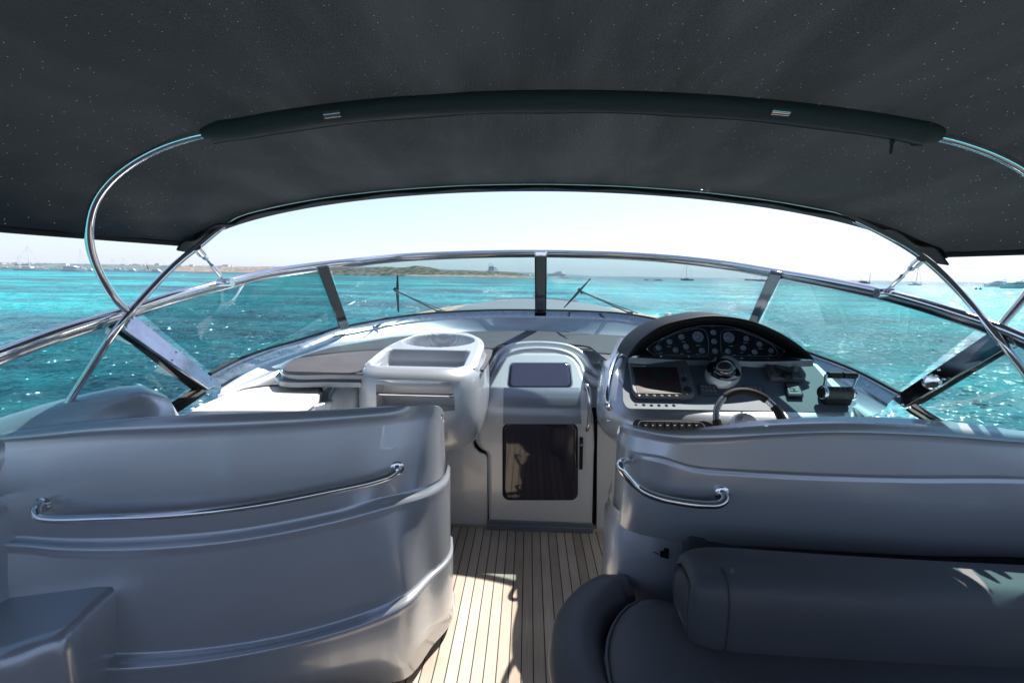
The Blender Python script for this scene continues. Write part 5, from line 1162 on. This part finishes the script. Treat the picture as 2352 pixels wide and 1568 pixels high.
obj('piping', tube([p+Vector((0, 0, .004)) for p in po[:40]], .006, 8), LEATH, so)
# base under the cushions
bo = [Vector((p.x+.05, p.y-.0, 0)) for p in rs]+[Vector((2.0, .7, 0)), Vector((2.0, 1.6, 0)), Vector((.5, 1.6, 0))]
obj('base', prism(bo, (0, 0, 1), .38), GELD, so)
# bolster: fat rounded box swept along x
BL = []
bx = [0, .015, .05, .10, .16, .3, .5, .75, 1.0, 1.3, 1.6]
x_l = W(*cd(700, 1000), 1.27).x
for i, dx in enumerate(bx):
    k = [.62, .80, .92, .98, 1, 1, 1, 1, 1, 1, 1][i]; x = x_l+dx
    zc2 = .602-.02*dx; yc = 1.30-.03*dx+.04*max(0, dx-.6); hz_ = .143*k; hy = .115*k; row = []
    for j in range(28):
        a = 2*math.pi*j/28; ca_, sa_ = math.cos(a), math.sin(a); e = .62
        row.append(Vector((x+(.012*abs(sa_) if i == 0 else 0), yc+hy*math.copysign(abs(ca_)**e, ca_), zc2+hz_*math.copysign(abs(sa_)**e, sa_))))
    BL.append(row)
V, F = grid(BL, closed_u=True); F.append(tuple(range(28))); F.append(tuple(len(V)-1-k for k in range(28)))
bol = obj('bolster', (V, F), LEATH, so, sub=2)
seam = [BL[3][j]+(BL[3][j]-Vector((BL[3][j].x, 1.30, .602))).normalized()*.0005 for j in range(28)]
obj('bolster_seam', tube(spline(seam[8:22], 60), .0022, 6), bpy.data.materials['dark_thread'], bol)
# backrest pad in the recess behind
obj('back_pad', join(box((1.36, 1.575, .56), (1.75, .05, .22))), LEATH, so, bevel=.02)

# ================================================================== AFT COCKPIT (unseen, added behind the camera to darken reflections)
ab = thing('added_aft_bench', 'unseen dark grey bench added behind the viewpoint to cut light on the seat shells', 'bench', (0, -2.6, 0))
obj('seat', box((0, -2.45, .24), (3.3, .7, .46)), LEATH, ab, bevel=.05)
obj('backrest', box((0, -2.86, .62), (3.4, .2, .75)), LEATH, ab, bevel=.06)
tr_ = thing('added_transom', 'unseen grey bulkhead added behind the aft bench to cut light from aft', 'bulkhead', (0, -3.1, 0))
obj('panel', box((0, -3.1, .55), (3.7, .12, 1.2)), GELD, tr_, bevel=.03)
obj('capping', box((0, -3.1, 1.18), (3.76, .2, .05)), GEL, tr_, bevel=.02)
# ================================================================== CANOPY
cn = thing('sun_canopy', 'charcoal canvas sun canopy stretched over curved steel bows overhead', 'canopy', (0, 1.3, 1.7))
HW = 1.61
def can_z(y): return float(np.interp(y, [-2.6, -1.2, 0, .6, 1.32, 1.8, 2.30], [2.02, 2.10, 2.12, 2.09, 2.10, 2.05, 2.022]))
def can_edge(y): return float(np.interp(y, [-2.6, 0, 1.3, 2.25], [1.69, 1.69, 1.685, 1.685]))
def can_pt(s, y):
    a = s*math.pi/2; kf = max(0, (y-1.35)/.95); x = (HW-.03*kf)*math.sin(a)-.05*kf*max(0, math.sin(a))+.05*(1-min(kf, 1))*max(0, math.sin(a))+.03*kf*max(0, -math.sin(a))
    y2 = y-.40*(1-math.cos(a))*max(0, (y-1.35)/.95)
    zc3 = can_z(y); ze = can_edge(y); z = ze+(zc3-ze)*math.cos(a)
    return Vector((x, y2, z))
ys = list(np.linspace(-1.35, 2.30, 110)); ss_ = np.linspace(-1, 1, 121); rows = []
for y in ys:
    row = []
    for s in ss_:
        p = can_pt(s, y)
        # soft folds running out from the bows to the corners
        f = math.exp(-((abs(s)-.8)/.3)**2)
        ef = min(1, max(0, (2.28-y)/.18)); wv = .009*f*math.sin(17*(y-1.32)*(1.2-abs(s))*2.2+6*s+1.5*math.sin(5*s))*math.exp(-((y-1.3)/1.3)**2) + .006*math.sin(5.1*y*(1+.2*math.sin(3*s))+11*s)+.0035*math.sin(17*s+6*y)+.0022*math.sin(41*s-13*y+3*math.sin(6*y))
        sag = -.02*math.sin(math.pi*min(max((y-1.32)/(2.30-1.32), 0), 1)) if y > 1.32 else 0
        edge_k = 1 if abs(s) < .97 else 0
        row.append(p+Vector((0, 0, (wv*ef+sag)*edge_k)))
    rows.append(row)
obj('canvas', grid(rows), CANVAS, cn, sharp=0)
# front hem and side bindings
fe = [can_pt(s, 2.30)+Vector((0, .004, -.006)) for s in np.linspace(-.99, .99, 90)]
hem = [[p+Vector((0, .004, .014)) for p in fe], [p+Vector((0, .014, -.012)) for p in fe], [p+Vector((0, -.002, -.034)) for p in fe], [p+Vector((0, -.055, -.030+.004*math.sin(i*.9)*(1+2*(abs(i-45) > 32)))) for i, p in enumerate(fe)]]
obj('front_hem', grid(hem), CANVAS2, cn)
obj('hem_seam', tube([p+Vector((0, -.053, -.027+.004*math.sin(i*.9)*(1+2*(abs(i-45) > 32)))) for i, p in enumerate(fe)], .0045, 6), CANVASB, cn)
for s in (-1, 1):
    e = [can_pt(s*.995, y)+Vector((0, 0, -.004)) for y in np.linspace(-1.35, 2.26, 50)]
    obj('side_binding', tube(e, .010, 6, r2=.005), CANVASB, cn)
    # reinforced corner flap
    q = [can_pt(s*.86, 2.30), can_pt(s*.99, 2.30), can_pt(s*.99, 2.24), can_pt(s*.93, 2.22), can_pt(s*.86, 2.26)]
    obj('corner_patch', prism([v+Vector((0, .002, -.02)) for v in q], (0, 0, 1), .006), CANVASB, cn)
# bows
def mirror(P): return [Vector((-p.x, p.y, p.z)) for p in P]
b1 = [W(150, 935, 1.56), W(205, 850, 1.565), W(270, 752, 1.59), W(330, 682, 1.68), W(400, 610, 1.81), W(455, 566, 1.92), W(530, 508, 2.05)]
b1 = b1+[can_pt(s, 2.30)+Vector((0, -.012, -.010)) for s in np.linspace(-.70, .62, 26)]
b1r = [W(2066, 557, 1.93), W(2130, 600, 1.86), W(2180, 645, 1.79), W(2235, 705, 1.70), W(2290, 772, 1.57), W(2352, 850, 1.52), W(2420, 950, 1.48), Vector((1.78, 1.38, 1.0))]
obj('front_bow', tube(spline(b1+b1r, 160), .0125, 12), CHROME, cn)
b2l = [W(290, 712, 1.62), W(262, 682, 1.575), W(230, 630, 1.525), W(208, 570, 1.48), W(205, 520, 1.455), W(218, 465, 1.43), W(250, 418, 1.415), W(300, 376, 1.405), W(370, 338, 1.395), W(470, 307, 1.385)]
b2r = [W(2120, 307, 1.385), W(2200, 325, 1.39), W(2300, 362, 1.395), W(2370, 405, 1.40), W(2410, 455, 1.405), W(2425, 520, 1.42), W(2410, 590, 1.46), W(2370, 660, 1.52), W(2300, 745, 1.59)]
def sleeve_pt(s): p = can_pt(s, 1.36); return p+Vector((0, 0, -.034))
mids = [sleeve_pt(s) for s in np.linspace(-.40, .42, 24)]
path2 = spline(b2l+mids+b2r, 200)
obj('rear_bow', tube(path2, .0125, 14), CHROME, cn)
# cloth sleeve with zip around the middle of the bow
slv = [p for p in path2 if W(470, 307, 1.385).x-.02 < p.x < W(2120, 307, 1.385).x+.02 and p.z > 1.93]
ns = len(slv); rad = [.027*min(1, .62+.38*min(i, ns-1-i)/3) for i in range(ns)]
slo = obj('bow_sleeve', tube([p+Vector((0, .004, .002)) for i, p in enumerate(slv)], rad, 14, r2=[r_*1.05 for r_ in rad]), CANVAS2, cn, sharp=0)
zf = [p+Vector((0, .034, -.018+.0015*math.sin(i*.33))) for i, p in enumerate(slv)]
obj('sleeve_flap', grid([[p+Vector((0, -.012, .006)) for p in zf], [p+Vector((0, .004, .0)) for p in zf], [p+Vector((0, .022, .016)) for p in zf], [p+Vector((0, .026, .03)) for p in zf]]), CANVAS2, slo, sharp=0)
obj('zip', tube([p+Vector((0, .007, .002)) for p in zf], .003, 6), CANVASB, slo)
zp = W(2048, 335, 1.40); obj('zip_pull', join(box(zp+Vector((0, 0, .012)), (.014, .006, .012)), box(zp+Vector((0, 0, -.008)), (.009, .004, .03))), PLAST, slo, bevel=.002)
for px, py, d in ((762, 262, 1.325), (1793, 251, 1.33)):
    p = W(px, py, d); i_ = min(range(ns), key=lambda k: (slv[k]-p).length); dr = (slv[min(i_+1, ns-1)]-slv[i_-1]).normalized(); c_ = slv[i_]
    vv = (CAM-c_).normalized(); vv = (vv-dr*vv.dot(dr)).normalized()
    obj('bare_tube_window', tube([c_+vv*.0175-dr*.024, c_+vv*.0175+dr*.024], .0115, 12), STEEL, slo)
for px in (1246, 1268): obj('hem_tie', tube([W(px, 424, 2.24), W(px, 436, 2.24)], .002, 5), CANVASB, cn)
# aft bows behind the camera
for y in (.0, -1.3):
    obj('aft_bow', tube([can_pt(s, y)+Vector((0, 0, -.025)) for s in np.linspace(-1, 1, 50)]+[Vector((1.66, y, 1.0))], .0125, 10), CHROME, cn)
    obj('bow_leg', tube([Vector((-1.61, y, 1.67)), Vector((-1.66, y, 1.0))], .0125, 10), CHROME, cn)
# turnbuckle stays
def stay(label, A, B):
    a, b = W(*A), W(*B); t_ = thing('turnbuckle_stay', label, 'rigging stay', b, 'turnbuckle stays'); v = (b-a)
    def at(k): return a+v*k
    obj('collar', tube([at(-.04), at(.16)], .017, 16), CHROME, t_, bevel=.003)
    obj('fork', tube([at(.16), at(.24), at(.3)], [.010, .013, .006], 10), CHROME, t_)
    obj('threaded_rod', join(tube([at(.28), at(.45)], .005, 10), tube([at(.76), at(.88)], .005, 10)), STEEL, t_)
    obj('turnbuckle_body', tube([at(.43), at(.46), at(.52), at(.70), at(.77), at(.79)], [.006, .010, .0085, .0085, .010, .006], 12), CHROME, t_)
    obj('clamp', join(tube([b+Vector((-.03, 0, -.002)), b+Vector((.03, 0, .002))], .022, 16), lathe(b+Vector((0, -.02, -.0)), (0, -1, .3), [(.012, 0), (.01, .012), (.001, .014)], 12)), CHROME, t_, bevel=.002)
stay('bright steel turnbuckle stay from port canopy corner down to the windscreen rail', (455, 572, 1.91), (519, 649, 2.07))
stay('shadowed steel turnbuckle stay from starboard canopy corner down to the windscreen rail', (2113, 598, 1.86), (2030, 672, 1.99))

# ================================================================== AIR
hz_m = bpy.data.materials.new('sea_haze'); hz_m.use_nodes = True; t = hz_m.node_tree; t.nodes.clear()
o_ = t.nodes.new('ShaderNodeOutputMaterial'); pv = t.nodes.new('ShaderNodeVolumePrincipled'); pv.inputs['Density'].default_value = .00011; pv.inputs['Color'].default_value = (.86, .92, 1, 1)
t.links.new(pv.outputs[0], o_.inputs['Volume'])
tag(obj('haze', box((0, 0, 60), (19000, 19000, 125)), hz_m, smooth=False), kind='stuff')
